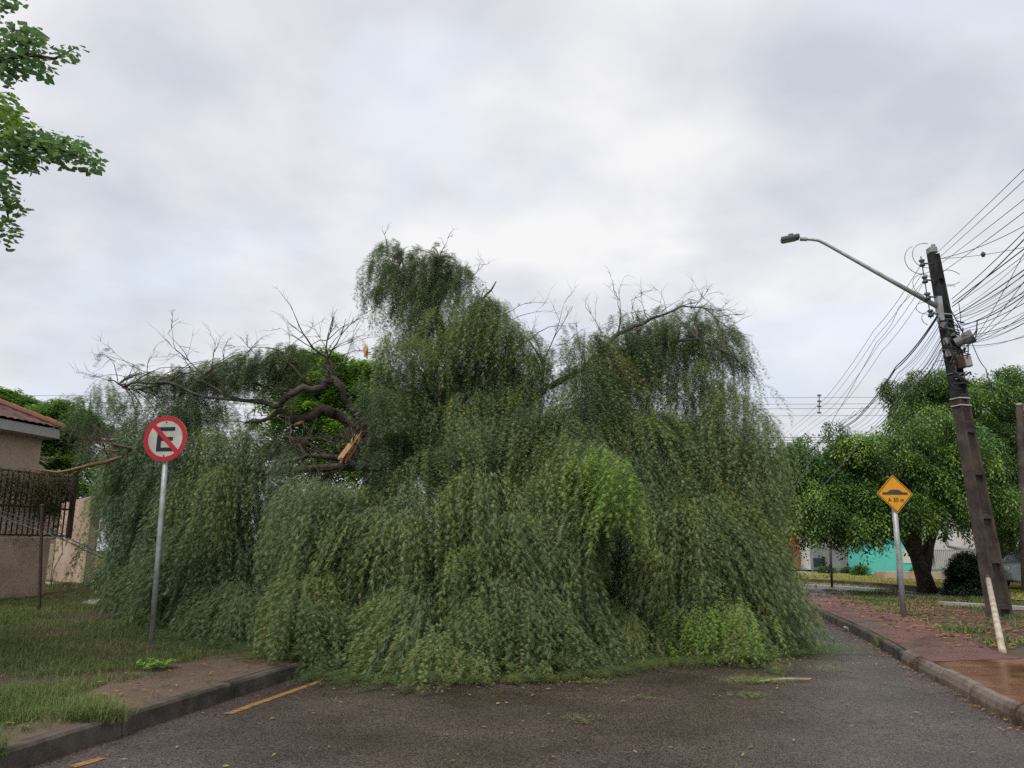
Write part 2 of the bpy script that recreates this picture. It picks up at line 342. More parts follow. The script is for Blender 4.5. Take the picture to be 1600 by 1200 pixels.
# yellow edge line on the asphalt
def line(name, pts, wdt, z=.004):
    b = MB(); vs = []
    for i, p in enumerate(pts):
        d = (pts[min(i + 1, len(pts) - 1)] - pts[max(i - 1, 0)]).normalized(); r = Vector((d.y, -d.x, 0)) * wdt / 2
        vs += [(p - r) + Vector((0, 0, z)), (p + r) + Vector((0, 0, z))]
    b.add(vs, [(2 * i, 2 * i + 1, 2 * i + 3, 2 * i + 2) for i in range(len(pts) - 1)])
    return struct(b.build(name, 'yellow'))
a_, c_ = G(355, 1116), G(508, 1062)
line('yellow_road_line', [a_, (a_ + c_) / 2, c_, c_ + (c_ - a_) * .7], .085)
line('yellow_road_line_near', [G(112, 1199), G(160, 1185)], .085)
# far strip of wet street, its kerb, and the lawn behind
sheet('cross_street', [(1225, 922), (1300, 922), (1380, 927), (1440, 934), (1600, 950), (1720, 964), (1720, 950), (1600, 941), (1440, 927), (1380, 920), (1300, 914), (1225, 911)], .172, M['asphalt'])
M['wetlight'] = mat('wet pale concrete', (.30, .29, .27), .3, .5, (.22, .21, .20), 2)
sheet('wet_gutter', [(1225, 914.5), (1300, 917), (1380, 923), (1440, 930), (1500, 935), (1500, 932.5), (1440, 927.5), (1380, 920.5), (1300, 914.5), (1225, 911.5)], .178, M['wetlight'])
sheet('lawn', [(1215, 912), (1300, 914), (1380, 920), (1440, 926), (1600, 940), (1800, 955), (1800, 904), (1600, 901), (1370, 896), (1215, 894)], .185, 'lawn')
b = MB(); q = [G(px, py, .15) for px, py in ((1225, 910), (1300, 913), (1380, 919), (1440, 925), (1520, 932))]
for i in range(4): b.beam(q[i] + Vector((0, 0, .08)), q[i + 1] + Vector((0, 0, .08)), .3, .18)
struct(b.build('lawn_kerb', 'kerbdark'))
b = MB(); b.beam(G(1468, 946, .15) + Vector((0, 0, .05)), G(1556, 951, .15) + Vector((0, 0, .05)), .16, .09); tag(b.build('concrete_strip', 'concrete', bevel=.01), 'pale concrete edging strip lying in the grass left of the leaning pole foot', 'edging')
b = MB(); b.beam(G(1582, 953, .15) + Vector((0, 0, .05)), G(1640, 956, .15) + Vector((0, 0, .05)), .16, .09); tag(b.build('concrete_strip', 'concrete', bevel=.01), 'pale concrete edging strip in the grass right of the leaning pole foot', 'edging')

# ------------------------------------------------------------------ foliage engine (bulk triangles)
def tri_mesh(name, V_, T_, tone, m, parent=None):
    me = bpy.data.meshes.new(name); nv, ntr = len(V_), len(T_)
    me.vertices.add(nv); me.vertices.foreach_set('co', np.ascontiguousarray(V_, np.float32).ravel())
    me.loops.add(ntr * 3); me.loops.foreach_set('vertex_index', np.ascontiguousarray(T_, np.int32).ravel())
    me.polygons.add(ntr); me.polygons.foreach_set('loop_start', np.arange(0, ntr * 3, 3, dtype=np.int32))
    a = me.attributes.new('tone', 'FLOAT', 'FACE'); a.data.foreach_set('value', np.ascontiguousarray(tone, np.float32))
    me.materials.append(M[m]); me.update(calc_edges=True)
    o = bpy.data.objects.new(name, me); C.objects.link(o)
    if parent: o.parent = parent; o.matrix_parent_inverse = Matrix.Translation(parent.location).inverted()
    return o
def pepper_twig(rg, nleaf=30, nlet=16, width=.0052, llen=.036):
    """a metre of hanging twig with alternate feathery leaves, one triangle per leaflet"""
    vs = []; per = nlet
    for k in range(nleaf):
        s = .02 + .95 * k / nleaf + rg.uniform(-.02, .02); az = k * 2.4 + rg.uniform(-.5, .5)
        o = np.array([math.cos(az), math.sin(az), 0]); sd = np.array([-math.sin(az), math.cos(az), 0]); ll = rg.uniform(.07, .15)
        out_ = rg.uniform(.55, 1.1); dp = rg.uniform(.35, .8)
        for i in range(per):
            t = (.15 + .85 * (i // 2 * 2) / per); base = o * ll * out_ * t * (1 - .25 * t) + np.array([0, 0, -s - ll * (t ** 1.6) * dp])
            dr = o * (out_ * (1 - .5 * t)) + np.array([0, 0, -1.2 * t ** .5]); dr /= np.linalg.norm(dr)
            sg = 1 if i % 2 else -1; le = llen * (1 - .45 * abs(t - .45)) * rg.uniform(.85, 1.15)
            tip = base + (sd * sg * 1.0 + dr * .55 + np.array([0, 0, -.12])) * le * .85 + rg.normal(0, .004, 3)
            vs += [base - dr * width / 2, base + dr * width / 2, tip]
    # the twig itself, a few slim triangles
    for k in range(6):
        z0 = -k / 6; z1 = -(k + 1) / 6; vs += [np.array([-.003, 0, z0]), np.array([.003, 0, z0]), np.array([0, 0, z1])]
    vs = np.array(vs, np.float32); return vs, np.arange(len(vs), dtype=np.int32).reshape(-1, 3)
def leafy_twig(rg, nleaf=22, ll=.085, lw=.042, ln=.55, spread=.12, droop=1.0):
    """hanging twig with broad folded pointed leaves: 4 triangles each"""
    vs = []; ts = []
    for k in range(nleaf):
        s = ln * (k + .3) / nleaf; az = k * 2.4 + rg.uniform(-.6, .6)
        o = np.array([math.cos(az), math.sin(az), 0]); b_ = o * rg.uniform(.01, spread) + np.array([0, 0, -s])
        d = o * rg.uniform(.25, 1.0) + np.array([0, 0, -rg.uniform(.25, 1.1) * droop]) + rg.normal(0, .2, 3); d /= np.linalg.norm(d)
        sd = np.cross(d, [0, 0, 1.0]) + rg.normal(0, .25, 3); sd /= np.linalg.norm(sd); nn = np.cross(d, sd); L_ = ll * rg.uniform(.7, 1.15); W_ = lw * rg.uniform(.8, 1.15)
        i0 = len(vs)
        vs += [b_, b_ + d * L_ * .35 + sd * W_ * .5 + nn * .008, b_ + d * L_ * .35 - sd * W_ * .5 + nn * .008, b_ + d * L_ * .7 + sd * W_ * .36 + nn * .004, b_ + d * L_ * .7 - sd * W_ * .36 + nn * .004, b_ + d * L_ * .5, b_ + d * L_ - nn * .01]
        ts += [(i0, i0 + 5, i0 + 1), (i0, i0 + 2, i0 + 5), (i0 + 1, i0 + 5, i0 + 3), (i0 + 2, i0 + 4, i0 + 5), (i0 + 3, i0 + 5, i0 + 6), (i0 + 5, i0 + 4, i0 + 6)]
    return np.array(vs, np.float32), np.array(ts, np.int32)
def grow(name, m, tpls, inst, parent=None, gfun=None, chunk_tone=.04, rigid=False):
    """inst: rows of x,y,z, scale, az, ox,oy (outward unit), arch, tone, spread; every hanging twig follows its own arch and gravity"""
    inst = np.array(inst, np.float32); K = len(tpls); VV = []; TT = []; TN = []; off = 0
    pick = RN.integers(0, K, len(inst))
    for k in range(K):
        I = inst[pick == k]
        if not len(I): continue
        tv, tt = tpls[k]; m_ = len(I); nv = len(tv)
        ca, sa = np.cos(I[:, 4:5]), np.sin(I[:, 4:5]); sc = I[:, 3:4]; spd = I[:, 9:10]
        X = (tv[None, :, 0] * ca - tv[None, :, 1] * sa) * spd; Y = (tv[None, :, 0] * sa + tv[None, :, 1] * ca) * spd
        s = -tv[None, :, 2] * sc; a = I[:, 7:8]; bb = .32; g = 1 - np.exp(-np.maximum(s, 0) / bb)
        X = I[:, 0:1] + X + I[:, 5:6] * a * g; Y = I[:, 1:2] + Y + I[:, 6:7] * a * g
        Z = I[:, 2:3] - s + a * .62 * g
        wob = .05 * np.sin(s * 5 + I[:, 4:5] * 3); X = X + wob * np.cos(I[:, 4:5] * 7) * s; Y = Y + wob * np.sin(I[:, 4:5] * 5) * s
        if gfun is not None:                                     # a toppled crown: whole boughs hang askew
            x0, z0 = I[:, 0:1], I[:, 2:3]; X = X + s * (.20 * np.sin(1.7 * x0 + 1.1 * z0) + .13 * np.sin(4.1 * x0 - 2.6 * z0) + .16 * np.clip((x0 - 2) / 3, 0, 1))
            Y = Y + s * (.10 * np.sin(2.3 * x0 + 1.9 * z0) - .06)
            gz = gfun(X, Y); ov = np.maximum(gz - Z, 0)
            X = X + I[:, 5:6] * np.minimum(ov, .5) * .8; Y = Y + I[:, 6:7] * np.minimum(ov, .5) * .8
            lift = RN.random((m_, nv // 3 if nv % 3 == 0 else nv)).astype(np.float32) * .07
            if nv % 3 == 0: lift = np.repeat(lift, 3, 1)
            Z = np.where(ov > 0, gz + .01 + lift + (Z - gz) * .05 * 0, Z)
        Vx = np.stack([X, Y, Z], -1).reshape(-1, 3)
        T = (tt[None] + (np.arange(m_) * nv)[:, None, None] + off).reshape(-1, 3)
        tn = np.clip(np.repeat(I[:, 8], len(tt)) + RN.normal(0, chunk_tone, m_ * len(tt)), 0, 1)
        VV.append(Vx); TT.append(T); TN.append(tn); off += len(Vx)
    return tri_mesh(name, np.concatenate(VV), np.concatenate(TT), np.concatenate(TN), m, parent)
def inside(poly, x, y):
    c = False; n = len(poly)
    for i in range(n):
        x1, y1 = poly[i]; x2, y2 = poly[i - 1]
        if (y1 > y) != (y2 > y) and x < (x2 - x1) * (y - y1) / (y2 - y1) + x1: c = not c
    return c

# ------------------------------------------------------------------ the fallen pepper tree
FRONT = [(60, 16.2), (100, 15.8), (170, 14.8), (300, 12.6), (430, 11.1), (500, 10.1), (740, 9.75), (900, 10.0), (1000, 11.2), (1180, 11.4), (1230, 13.6), (1260, 15)]
def surf(px, py):
    D = lerp(FRONT, px) + 1
    for _ in range(6):
        z = max(0, P(px, py, D).z); k = lerp([(100, .35), (350, .42), (650, .52), (1000, .45), (1200, .38)], px)
        D = lerp(FRONT, px) + k * z
    return D + 1.05 * mnoise.noise(Vector((px / 105, py / 120, 1.3))) + .35 * mnoise.noise(Vector((px / 45, py / 60, 7.3)))
HOLES = [[(480, 603), (520, 590), (556, 602), (562, 640), (556, 690), (505, 696), (470, 686), (460, 660), (480, 640)],
         [(392, 622), (442, 632), (436, 655), (398, 650)],
         [(852, 585), (872, 575), (872, 630), (862, 640), (852, 620)],
         [(170, 700), (185, 690), (182, 650), (172, 655)], [(345, 618), (372, 622), (365, 632), (345, 630)], [(225, 612), (238, 608), (236, 640), (226, 642)]]
TREE = empty('fallen_tree', (-6.0, 17.5, .3), 'huge toppled pepper tree with weeping feathery leaves blocking the whole road', 'tree')
rg = np.random.default_rng(5)
twigs = [pepper_twig(rg) for _ in range(8)]
twigs_lo = [pepper_twig(rg, 18, 12, .010, .045) for _ in range(5)]
# boughs traced as 3-D polylines (picture x, y, distance, radius)
LIMBS = [
 [(600, 735, 13.6, .17), (587, 691, 13.3, .12), (571, 662, 13.1, .10), (548, 636, 13.0, .085), (535, 610, 12.9, .08), (519, 592, 12.9, .085), (496, 607, 12.8, .085), (461, 613, 12.7, .075), (438, 633, 12.8, .06), (410, 628, 13.0, .05), (376, 625, 13.3, .04), (347, 614, 13.5, .035), (324, 598, 13.6, .025), (300, 590, 13.8, .015)],
 [(590, 700, 13.6, .15), (560, 668, 13.5, .11), (532, 650, 13.4, .13), (509, 640, 13.3, .12), (483, 652, 13.2, .10), (457, 656, 13.1, .08), (438, 642, 13.0, .06), (415, 655, 13.0, .04), (385, 660, 13.2, .03)],
 [(461, 613, 12.7, .05), (430, 612, 12.9, .035), (400, 600, 13.1, .025), (378, 590, 13.3, .015)],
 [(376, 625, 13.3, .035), (320, 620, 13.6, .03), (262, 597, 13.9, .035), (230, 599, 14.1, .03), (194, 604, 14.4, .022), (168, 594, 14.6, .012)],
 [(262, 597, 13.9, .03), (215, 608, 14.2, .02), (190, 606, 14.4, .012)],
 [(519, 592, 12.9, .045), (513, 560, 12.9, .03), (490, 545, 12.8, .022), (474, 522, 12.7, .014), (457, 484, 12.7, .006)],
 [(519, 592, 12.9, .04), (508, 555, 13.0, .022), (516, 519, 13.1, .012), (519, 488, 13.1, .005)],
 [(513, 560, 12.9, .02), (532, 525, 12.9, .010), (540, 498, 12.9, .005)],
 [(490, 545, 12.8, .012), (470, 532, 12.6, .008), (446, 520, 12.5, .004)],
 [(480, 600, 12.8, .03), (460, 575, 12.8, .02), (445, 555, 12.9, .014), (430, 545, 12.9, .01)],
 [(610, 725, 13.3, .16), (560, 728, 12.7, .10), (520, 715, 12.4, .06), (480, 712, 12.2, .045), (440, 725, 12.2, .03)],
 [(650, 730, 13.3, .18), (640, 690, 13.4, .20), (655, 640, 13.4, .19), (668, 590, 13.3, .15), (690, 538, 13.2, .11), (676, 468, 13.1, .07), (655, 459, 13.0, .05), (637, 433, 12.9, .03), (622, 400, 12.9, .012)],
 [(676, 468, 13.1, .045), (680, 430, 13.1, .03), (690, 392, 13.2, .012)],
 [(690, 538, 13.2, .07), (730, 500, 13.3, .05), (760, 460, 13.4, .03), (775, 440, 13.5, .012)],
 [(655, 640, 13.4, .12), (720, 600, 13.6, .09), (790, 560, 13.8, .06), (828, 530, 13.9, .03)],
 [(668, 700, 13.6, .18), (760, 690, 13.6, .14), (847, 613, 13.5, .075), (869, 599, 13.4, .07), (930, 560, 13.3, .07), (968, 520, 13.2, .05), (1000, 508, 13.1, .035), (1031, 494, 13.1, .03), (1066, 478, 13.1, .02), (1101, 482, 13.1, .012), (1128, 505, 13.1, .006)],
 [(930, 560, 13.3, .05), (1014, 540, 13.4, .04), (1090, 530, 13.5, .03), (1150, 560, 13.6, .02), (1180, 590, 13.6, .01)],
 [(760, 690, 13.6, .13), (880, 700, 13.2, .11), (990, 680, 13.0, .08), (1080, 690, 13.2, .06), (1160, 740, 13.5, .03)],
 [(847, 600, 13.5, .035), (850, 560, 13.5, .015), (865, 529, 13.5, .01), (884, 497, 13.5, .005)],
 [(965, 525, 13.2, .025), (970, 490, 13.2, .01), (963, 459, 13.2, .004)],
 [(640, 720, 13.3, .18), (700, 760, 12.4, .13), (780, 790, 11.6, .08), (860, 800, 11.0, .04)],
 [(640, 720, 13.3, .16), (600, 780, 12.3, .11), (520, 830, 11.6, .07), (470, 870, 11.2, .03)],
 [(700, 760, 12.4, .12), (900, 780, 12.4, .09), (1050, 830, 12.6, .06), (1180, 850, 13.5, .03)],
 [(560, 728, 12.7, .09), (400, 740, 13.0, .07), (280, 720, 13.6, .05), (160, 690, 14.4, .025)],
 [(295, 564, 13.6, .008), (275, 548, 13.6, .006), (268, 512, 13.6, .003)],
 [(324, 598, 13.6, .02), (295, 564, 13.6, .010), (258, 530, 13.7, .003)],
 [(194, 604, 14.4, .012), (210, 570, 14.4, .006), (158, 553, 14.5, .003)],
]
def L3(l):
    out_ = []; rr = random.Random(len(l) * 7 + int(l[0][0]))
    pts = [P(a, b_, c) for a, b_, c, _ in l]; rad = [q[3] for q in l]
    for i in range(len(pts) - 1):
        n_ = 3
        for k in range(n_):
            t = k / n_; p = pts[i].lerp(pts[i + 1], t)
            if k: p = p + Vector((rr.gauss(0, 1), rr.gauss(0, 1), rr.gauss(0, 1))) * min(.035, rad[i] * .35 + .006)
            out_.append((p, (rad[i] + (rad[i + 1] - rad[i]) * t) * rr.uniform(.9, 1.12)))
    out_.append((pts[-1], rad[-1])); return out_
nodes = []
tb = MB()
tb.tube([(-6.6, 18.2, .25), (-5.6, 17.3, .55), (-4.2, 16.2, 1.0), (-2.9, 14.9, 1.7), P(600, 735, 13.6), P(650, 728, 13.3)], [.55, .42, .36, .33, .30, .2], 12)
for a in range(7):   # torn root plate
    an = a * .9; tb.tube([(-6.5, 18.1, .3), (-6.9 + .2 * math.cos(an), 18.5, .35 + .6 * math.sin(an)), (-7.1 + .8 * math.cos(an), 18.8, max(.1, .4 + 1.1 * math.sin(an)))], [.25, .12, .03], 6)
tb.build('trunk', 'bark', TREE, smooth=True)
for l in LIMBS:
    q = L3(l); MB().tube([a for a, _ in q], [r * .8 for _, r in q], 7).build('limb', 'bark', TREE, smooth=True)
    nodes += [(a, r) for a, r in q if r > .015]
# fine bare twigs fringing the boughs
tw = MB(); rr = random.Random(21)
def twiglet(b, p, d, ln, r, depth):
    pts = [p]; dd = d.normalized()
    for i in range(4):
        dd = (dd + Vector((rr.gauss(0, .22), rr.gauss(0, .22), rr.gauss(0, .16)))).normalized(); pts.append(pts[-1] + dd * ln / 4)
    b.tube(pts, [r, r * .85, r * .65, r * .45, r * .25], 4, False)
    if depth:
        for k in range(rr.randint(2, 4)):
            i = rr.randint(1, 4); nd_ = (dd + Vector((rr.gauss(0, .6), rr.gauss(0, .6), rr.gauss(.1, .5)))).normalized(); twiglet(b, pts[i], nd_, ln * rr.uniform(.4, .7), r * .55, depth - 1)
for (px, py, D, dx, dz, ln) in [(457, 484, 12.7, -.2, .8, .25), (474, 522, 12.7, -.5, .6, .5), (508, 555, 13, .3, 1, .6), (516, 519, 13.1, .1, 1, .4), (532, 525, 12.9, .4, 1, .45), (500, 560, 12.9, .8, .8, .7), (520, 580, 12.9, .7, .7, .6),
     (490, 545, 12.8, -.9, .1, .6), (520, 560, 12.9, .9, .2, .5),
     (268, 512, 13.6, .1, .8, .2), (295, 564, 13.6, -.4, .8, .55), (330, 575, 13.6, -.2, .8, .5), (380, 560, 13.4, .2, .9, .35), (400, 555, 13.4, -.6, .7, .4), (350, 570, 13.5, .5, .9, .45), (310, 585, 13.6, -.8, .5, .6), (230, 590, 14.1, -.3, .9, .45),
     (168, 594, 14.6, -.9, .4, .4), (200, 590, 14.4, -.7, .6, .6), (180, 565, 14.4, -.9, .5, .4), (240, 585, 14.0, -.8, .4, .7), (430, 545, 12.9, -.6, .2, .6), (445, 555, 12.9, .3, .8, .5),
     (884, 497, 13.5, .3, .9, .4), (865, 529, 13.5, .7, .8, .6), (850, 560, 13.5, -.5, .7, .45), (870, 540, 13.5, .9, .3, .5), (963, 459, 13.2, -.2, 1, .3), (970, 490, 13.2, .4, 1, .45), (990, 500, 13.2, .2, .9, .5), (1014, 500, 13.1, -.4, .8, .4),
     (1031, 490, 13.1, .6, .6, .5), (1066, 478, 13.1, .9, .3, .5), (1101, 482, 13.1, .9, -.2, .5), (1128, 505, 13.1, .6, -.6, .5), (1085, 480, 13.1, .5, .7, .35), (940, 520, 13.3, -.4, .8, .5), (1000, 505, 13.1, -.2, .8, .5), (1050, 485, 13.1, .8, .5, .5), (1115, 495, 13.1, .8, .1, .4), (905, 540, 13.3, -.3, .8, .4),
     (790, 490, 13.8, .7, .5, .5), (800, 500, 13.8, .8, .6, .6), (690, 395, 13.2, .5, .8, .25), (735, 435, 13.4, .6, .6, .35), (605, 385, 12.9, -.1, .9, .25)]:
    twiglet(tw, P(px, py, D), Vector((dx, rr.uniform(-.3, .3), dz)), ln * 1.15, .009, 2)
for _ in range(150):                                                      # tangle of dead twigs behind the crown break
    px = rr.uniform(430, 770); py = rr.uniform(672, 745); D = rr.uniform(12.0, 13.4)
    twiglet(tw, P(px, py, D), Vector((rr.gauss(0, 1), rr.gauss(0, .5), rr.gauss(0, .8))), rr.uniform(.3, .8), rr.uniform(.006, .016), 2)
for _ in range(60):
    q = rr.choice(nodes); twiglet(tw, q[0], Vector((rr.gauss(0, 1), rr.gauss(0, .5), rr.gauss(0, .7))), rr.uniform(.3, .7), rr.uniform(.006, .012), 2)
for _ in range(26):
    twiglet(tw, P(rr.uniform(140, 185), rr.uniform(675, 705), 14.3), Vector((-1, rr.gauss(0, .3), rr.gauss(0, .4))), rr.uniform(.3, .6), .007, 1)
tw.build('twigs', 'twig', TREE)
# split pale wood where boughs broke
for px, py, D, s, tl in ((549, 697, 12.0, .19, .5), (676, 716, 11.9, .10, .7), (573, 549, 12.6, .09, 0), (468, 661, 12.9, .06, 1.2)):
    c = P(px, py, D); b = MB(); r2 = random.Random(int(px))
    for k in range(16):
        o_ = Vector((r2.gauss(0, .22), r2.gauss(0, .2), r2.gauss(0, .2))) * s; ax = Vector((math.sin(tl + r2.uniform(-.2, .2)), r2.gauss(0, .15), math.cos(tl))) * s * r2.uniform(.6, 1.5)
        b.tube([c + o_ - ax, c + o_, c + o_ + ax], [s * .12, s * .16, s * .01], 4)
    o = b.build('broken_wood', 'rawwood', TREE); o['label'] = 'orange splintered heartwood'
# long stripped bough reaching to the railings on the left
q = [P(a, b_, c) for a, b_, c in ((186, 715, 14.3), (165, 722, 14.4), (140, 727, 14.6), (112, 734, 14.9), (92, 738, 15.2), (70, 735, 15.5), (45, 732, 15.8))]
b = MB().tube(q, [.035, .035, .032, .026, .022, .012, .006], 6); b.tube([q[2], q[2] + Vector((.05, -.02, .02)), q[2] + Vector((.09, -.02, -.01))], [.036, .04, .036], 6)
b.tube([P(186, 700, 14.3), P(172, 693, 14.3), P(152, 690, 14.3)], [.02, .015, .006], 5).tube([P(186, 705, 14.3), P(165, 703, 14.3), P(146, 704, 14.3)], [.02, .015, .006], 5)
o = b.build('limb', 'stickwood', TREE, smooth=True); o['label'] = 'bare reddish-brown bough without bark'

# sprays: bulges of hanging twigs
def tone_at(px, py, rg):
    t = rg.normal(.30, .17)
    if 560 < px < 860 and py < 560: t = rg.normal(.31, .12)
    if px < 480: t = rg.normal(.22, .10)
    if 640 < px < 880 and 700 < py < 800: t = rg.normal(.45, .1)
    if 600 < px < 700 and 760 < py < 880: t = rg.normal(.42, .12)
    if px > 1040 and 690 < py < 900: t = rg.normal(.42, .12)
    if rg.random() < .10: t = rg.uniform(.48, .66)
    return float(np.clip(t, 0, .74))
inst = []; lo = []; bulges = []
def bulge(px, py, D, rad, ln, n, tone, low=False, flat=.5, full=False):
    c = P(px, py, D); bulges.append(c)
    for _ in range(n):
        if full: az = rg.uniform(-math.pi, math.pi)
        else: az = rg.normal(-math.pi / 2, 1.15)                     # mostly the outer face of the heap, some all round
        rr_ = rad * rg.uniform(.1, 1) ** .6 * rg.choice([1, 1, 1.5]); o_ = np.array([math.cos(az), math.sin(az)])
        x = c.x + o_[0] * rr_ ; y = c.y + o_[1] * rr_ ; z = c.z - flat * rad * (rr_ / rad) ** 2 + rg.normal(0, .05)
        sc = ln * rg.uniform(.45, 1.3); ar = rg.uniform(.0, .3)
        row = (x, y, z, sc, rg.uniform(0, 6.28), o_[0], o_[1], ar, min(1 if tone > .76 else .74, max(0, tone + rg.normal(0, .085))), rg.uniform(.65, 1.1))
        (lo if low else inst).append(row)
CHASM = [[(672, 845), (728, 845), (742, 1010), (680, 1010)], [(925, 850), (1005, 865), (990, 950), (935, 940)], [(395, 770), (430, 770), (425, 900), (390, 900)]]
def region(poly, n, lnr, radr, cnt, dd=(-.25, .35), tone=None, hole=True, low=False, back=0, mind=26):
    xs = [p[0] for p in poly]; ys = [p[1] for p in poly]; k = 0; tries = 0; placed = []
    while k < n and tries < n * 60:
        tries += 1; px = rg.uniform(min(xs), max(xs)); py = rg.uniform(min(ys), max(ys))
        if not inside(poly, px, py): continue
        if any((px - a) ** 2 + ((py - b_) * .7) ** 2 < mind ** 2 for a, b_ in placed) and tries < n * 40: continue
        ln = rg.uniform(*lnr)
        if not low and any(inside(h, px + a, py + q_ * ln * 90) for h in CHASM for a in (-22, 0, 22) for q_ in (.05, .4, .8)): continue
        D = surf(px, py) + rg.uniform(*dd) + back; sp_ = 1200 / D
        if hole and any(inside(h, px + q_ * .2 * sp_, py + t_ * ln * sp_) for h in HOLES for t_ in (0, .3, .6, .9) for q_ in (-1, 0, 1)): continue
        t = tone if tone is not None else tone_at(px, py, rg)
        if isinstance(t, tuple): t = rg.uniform(*t)
        bulge(px, py, D, rg.uniform(*radr), ln, cnt, t, low); placed.append((px, py)); k += 1
# crown masses (picture outline of where the twigs start; they hang further down)
MAIN = [(592, 405), (606, 380), (645, 388), (695, 398), (745, 436), (785, 482), (820, 515), (842, 560), (850, 620), (845, 690), (780, 690), (700, 650), (640, 650), (612, 610), (612, 545), (618, 500), (600, 440)]
RIGHT = [(875, 600), (895, 540), (950, 505), (1030, 488), (1100, 482), (1130, 520), (1168, 575), (1182, 640), (1176, 700), (1100, 690), (900, 690), (880, 650)]
LEFT = [(112, 618), (150, 600), (215, 594), (280, 576), (380, 548), (440, 545), (475, 538), (485, 570), (440, 605), (380, 640), (300, 650), (150, 660), (108, 650)]
BODY = [(150, 655), (300, 645), (430, 665), (480, 735), (640, 748), (705, 715), (860, 700), (1100, 700), (1155, 765), (1185, 810), (1200, 850), (1195, 890), (1170, 930), (1000, 960), (740, 980), (480, 975), (300, 930), (215, 880), (192, 780), (150, 720)]
region(MAIN, 84, (.5, 1.0), (.22, .42), 26, (-.3, .6))
region(MAIN, 24, (.5, .9), (.3, .5), 22, (.6, 1.4), low=True)
region(RIGHT, 90, (.5, 1.2), (.22, .42), 25, (-.3, .6))
region(RIGHT, 24, (.5, .9), (.3, .5), 22, (.6, 1.4), low=True)
region(LEFT, 74, (.25, .6), (.2, .36), 17, (-.4, .5))
region(LEFT, 30, (.3, .6), (.25, .4), 14, (.4, 1.3), low=True)
region(BODY, 185, (.7, 1.7), (.16, .42), 42, (-.45, .35), mind=33)
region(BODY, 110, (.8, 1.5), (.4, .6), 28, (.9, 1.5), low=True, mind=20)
region(BODY, 90, (.9, 1.6), (.4, .6), 28, (1.8, 2.6), tone=.1, low=True, mind=20)  # deep filler layer; interior shade put into its low leaf tone
region([(870, 640), (1180, 640), (1195, 740), (1160, 790), (900, 790)], 46, (.7, 1.3), (.25, .45), 30, (-.5, .1))
region([(835, 560), (900, 520), (950, 510), (945, 700), (835, 700)], 26, (.45, 1.0), (.2, .36), 26, (-.4, .3), mind=18)
region([(985, 500), (1040, 484), (1105, 478), (1140, 500), (1130, 540), (990, 540)], 16, (.35, .8), (.16, .3), 20, (-.3, .3), mind=12)
region([(590, 400), (604, 374), (650, 384), (700, 392), (745, 436), (700, 450), (600, 450)], 16, (.35, .7), (.14, .26), 22, (-.3, .3), mind=12)
region([(760, 465), (830, 520), (862, 560), (862, 690), (760, 650)], 30, (.5, 1.1), (.18, .36), 24, (-.4, .3), mind=16)
region([(620, 600), (730, 600), (740, 735), (640, 735)], 22, (.5, 1.0), (.16, .3), 24, (-.5, .1), mind=12)
region([(578, 590), (640, 600), (640, 700), (585, 700)], 10, (.35, .7), (.12, .24), 22, (-.4, .1), mind=12, hole=False)
region([(200, 588), (300, 572), (400, 546), (472, 545), (470, 590), (350, 604), (200, 614)], 26, (.25, .5), (.12, .24), 18, (-.3, .3), mind=12)
for px, py, n, ln in ((470, 800, 40, 1.2), (500, 780, 40, 1.3), (540, 800, 40, 1.2), (590, 790, 40, 1.3), (630, 800, 36, 1.1), (300, 740, 40, 1.3), (345, 730, 40, 1.3), (1060, 780, 44, 1.3), (1100, 770, 40, 1.4), (1150, 800, 40, 1.3), (470, 930, 34, .7), (540, 940, 34, .7), (610, 930, 34, .8)):
    bulge(px, py, surf(px, py) - .5, .3, ln, n, rg.uniform(.3, .5))
# skirts touching the ground along the front
for px in range(215, 1208, 17):
    D = lerp(FRONT, px) + rg.uniform(-.05, .35); zb = rg.uniform(.45, 1.0); c = Vector((0, 0, zb))
    d = (px - 800) / F; x = d * (D * math.cos(TH) + (zb - H) * math.sin(TH)); py = 600 - F * (-(D) * math.sin(TH) + (zb - H) * math.cos(TH)) / (D * math.cos(TH) + (zb - H) * math.sin(TH))
    if any(inside(h, px, 900) for h in CHASM): continue
    bulge(px, py, D, rg.uniform(.25, .45), zb * rg.uniform(.9, 1.4), 26, .3 if px < 640 else (.25 if px < 1000 else .3), False, .6)
for px, py, D, n, ln in ((605, 378, 12.9, 8, .3), (640, 385, 12.9, 8, .35), (680, 388, 13.1, 9, .35), (590, 400, 12.8, 8, .4), (715, 415, 13.2, 8, .35), (775, 470, 13.5, 8, .4), (800, 500, 13.7, 8, .4), (860, 545, 13.5, 6, .3), (885, 510, 13.5, 5, .25), (920, 520, 13.4, 7, .35), (960, 492, 13.2, 9, .35), (985, 488, 13.2, 9, .4), (1010, 484, 13.1, 10, .4), (1040, 478, 13.1, 10, .45), (1070, 474, 13.1, 10, .45), (1100, 478, 13.1, 10, .5), (1125, 495, 13.1, 10, .55), (1140, 520, 13.1, 9, .6),
     (160, 592, 14.5, 7, .3), (165, 555, 14.5, 4, .2), (205, 570, 14.4, 4, .2), (235, 580, 14.1, 7, .3), (280, 570, 13.8, 7, .3), (330, 575, 13.5, 8, .3), (375, 555, 13.4, 9, .3), (415, 545, 13.1, 9, .35), (445, 538, 13.0, 9, .35), (465, 550, 12.8, 8, .4), (500, 575, 12.8, 5, .3), (560, 530, 12.9, 4, .25)):
    bulge(px, py, D, .16, ln, n, rg.uniform(.2, .45), flat=.2, full=True)
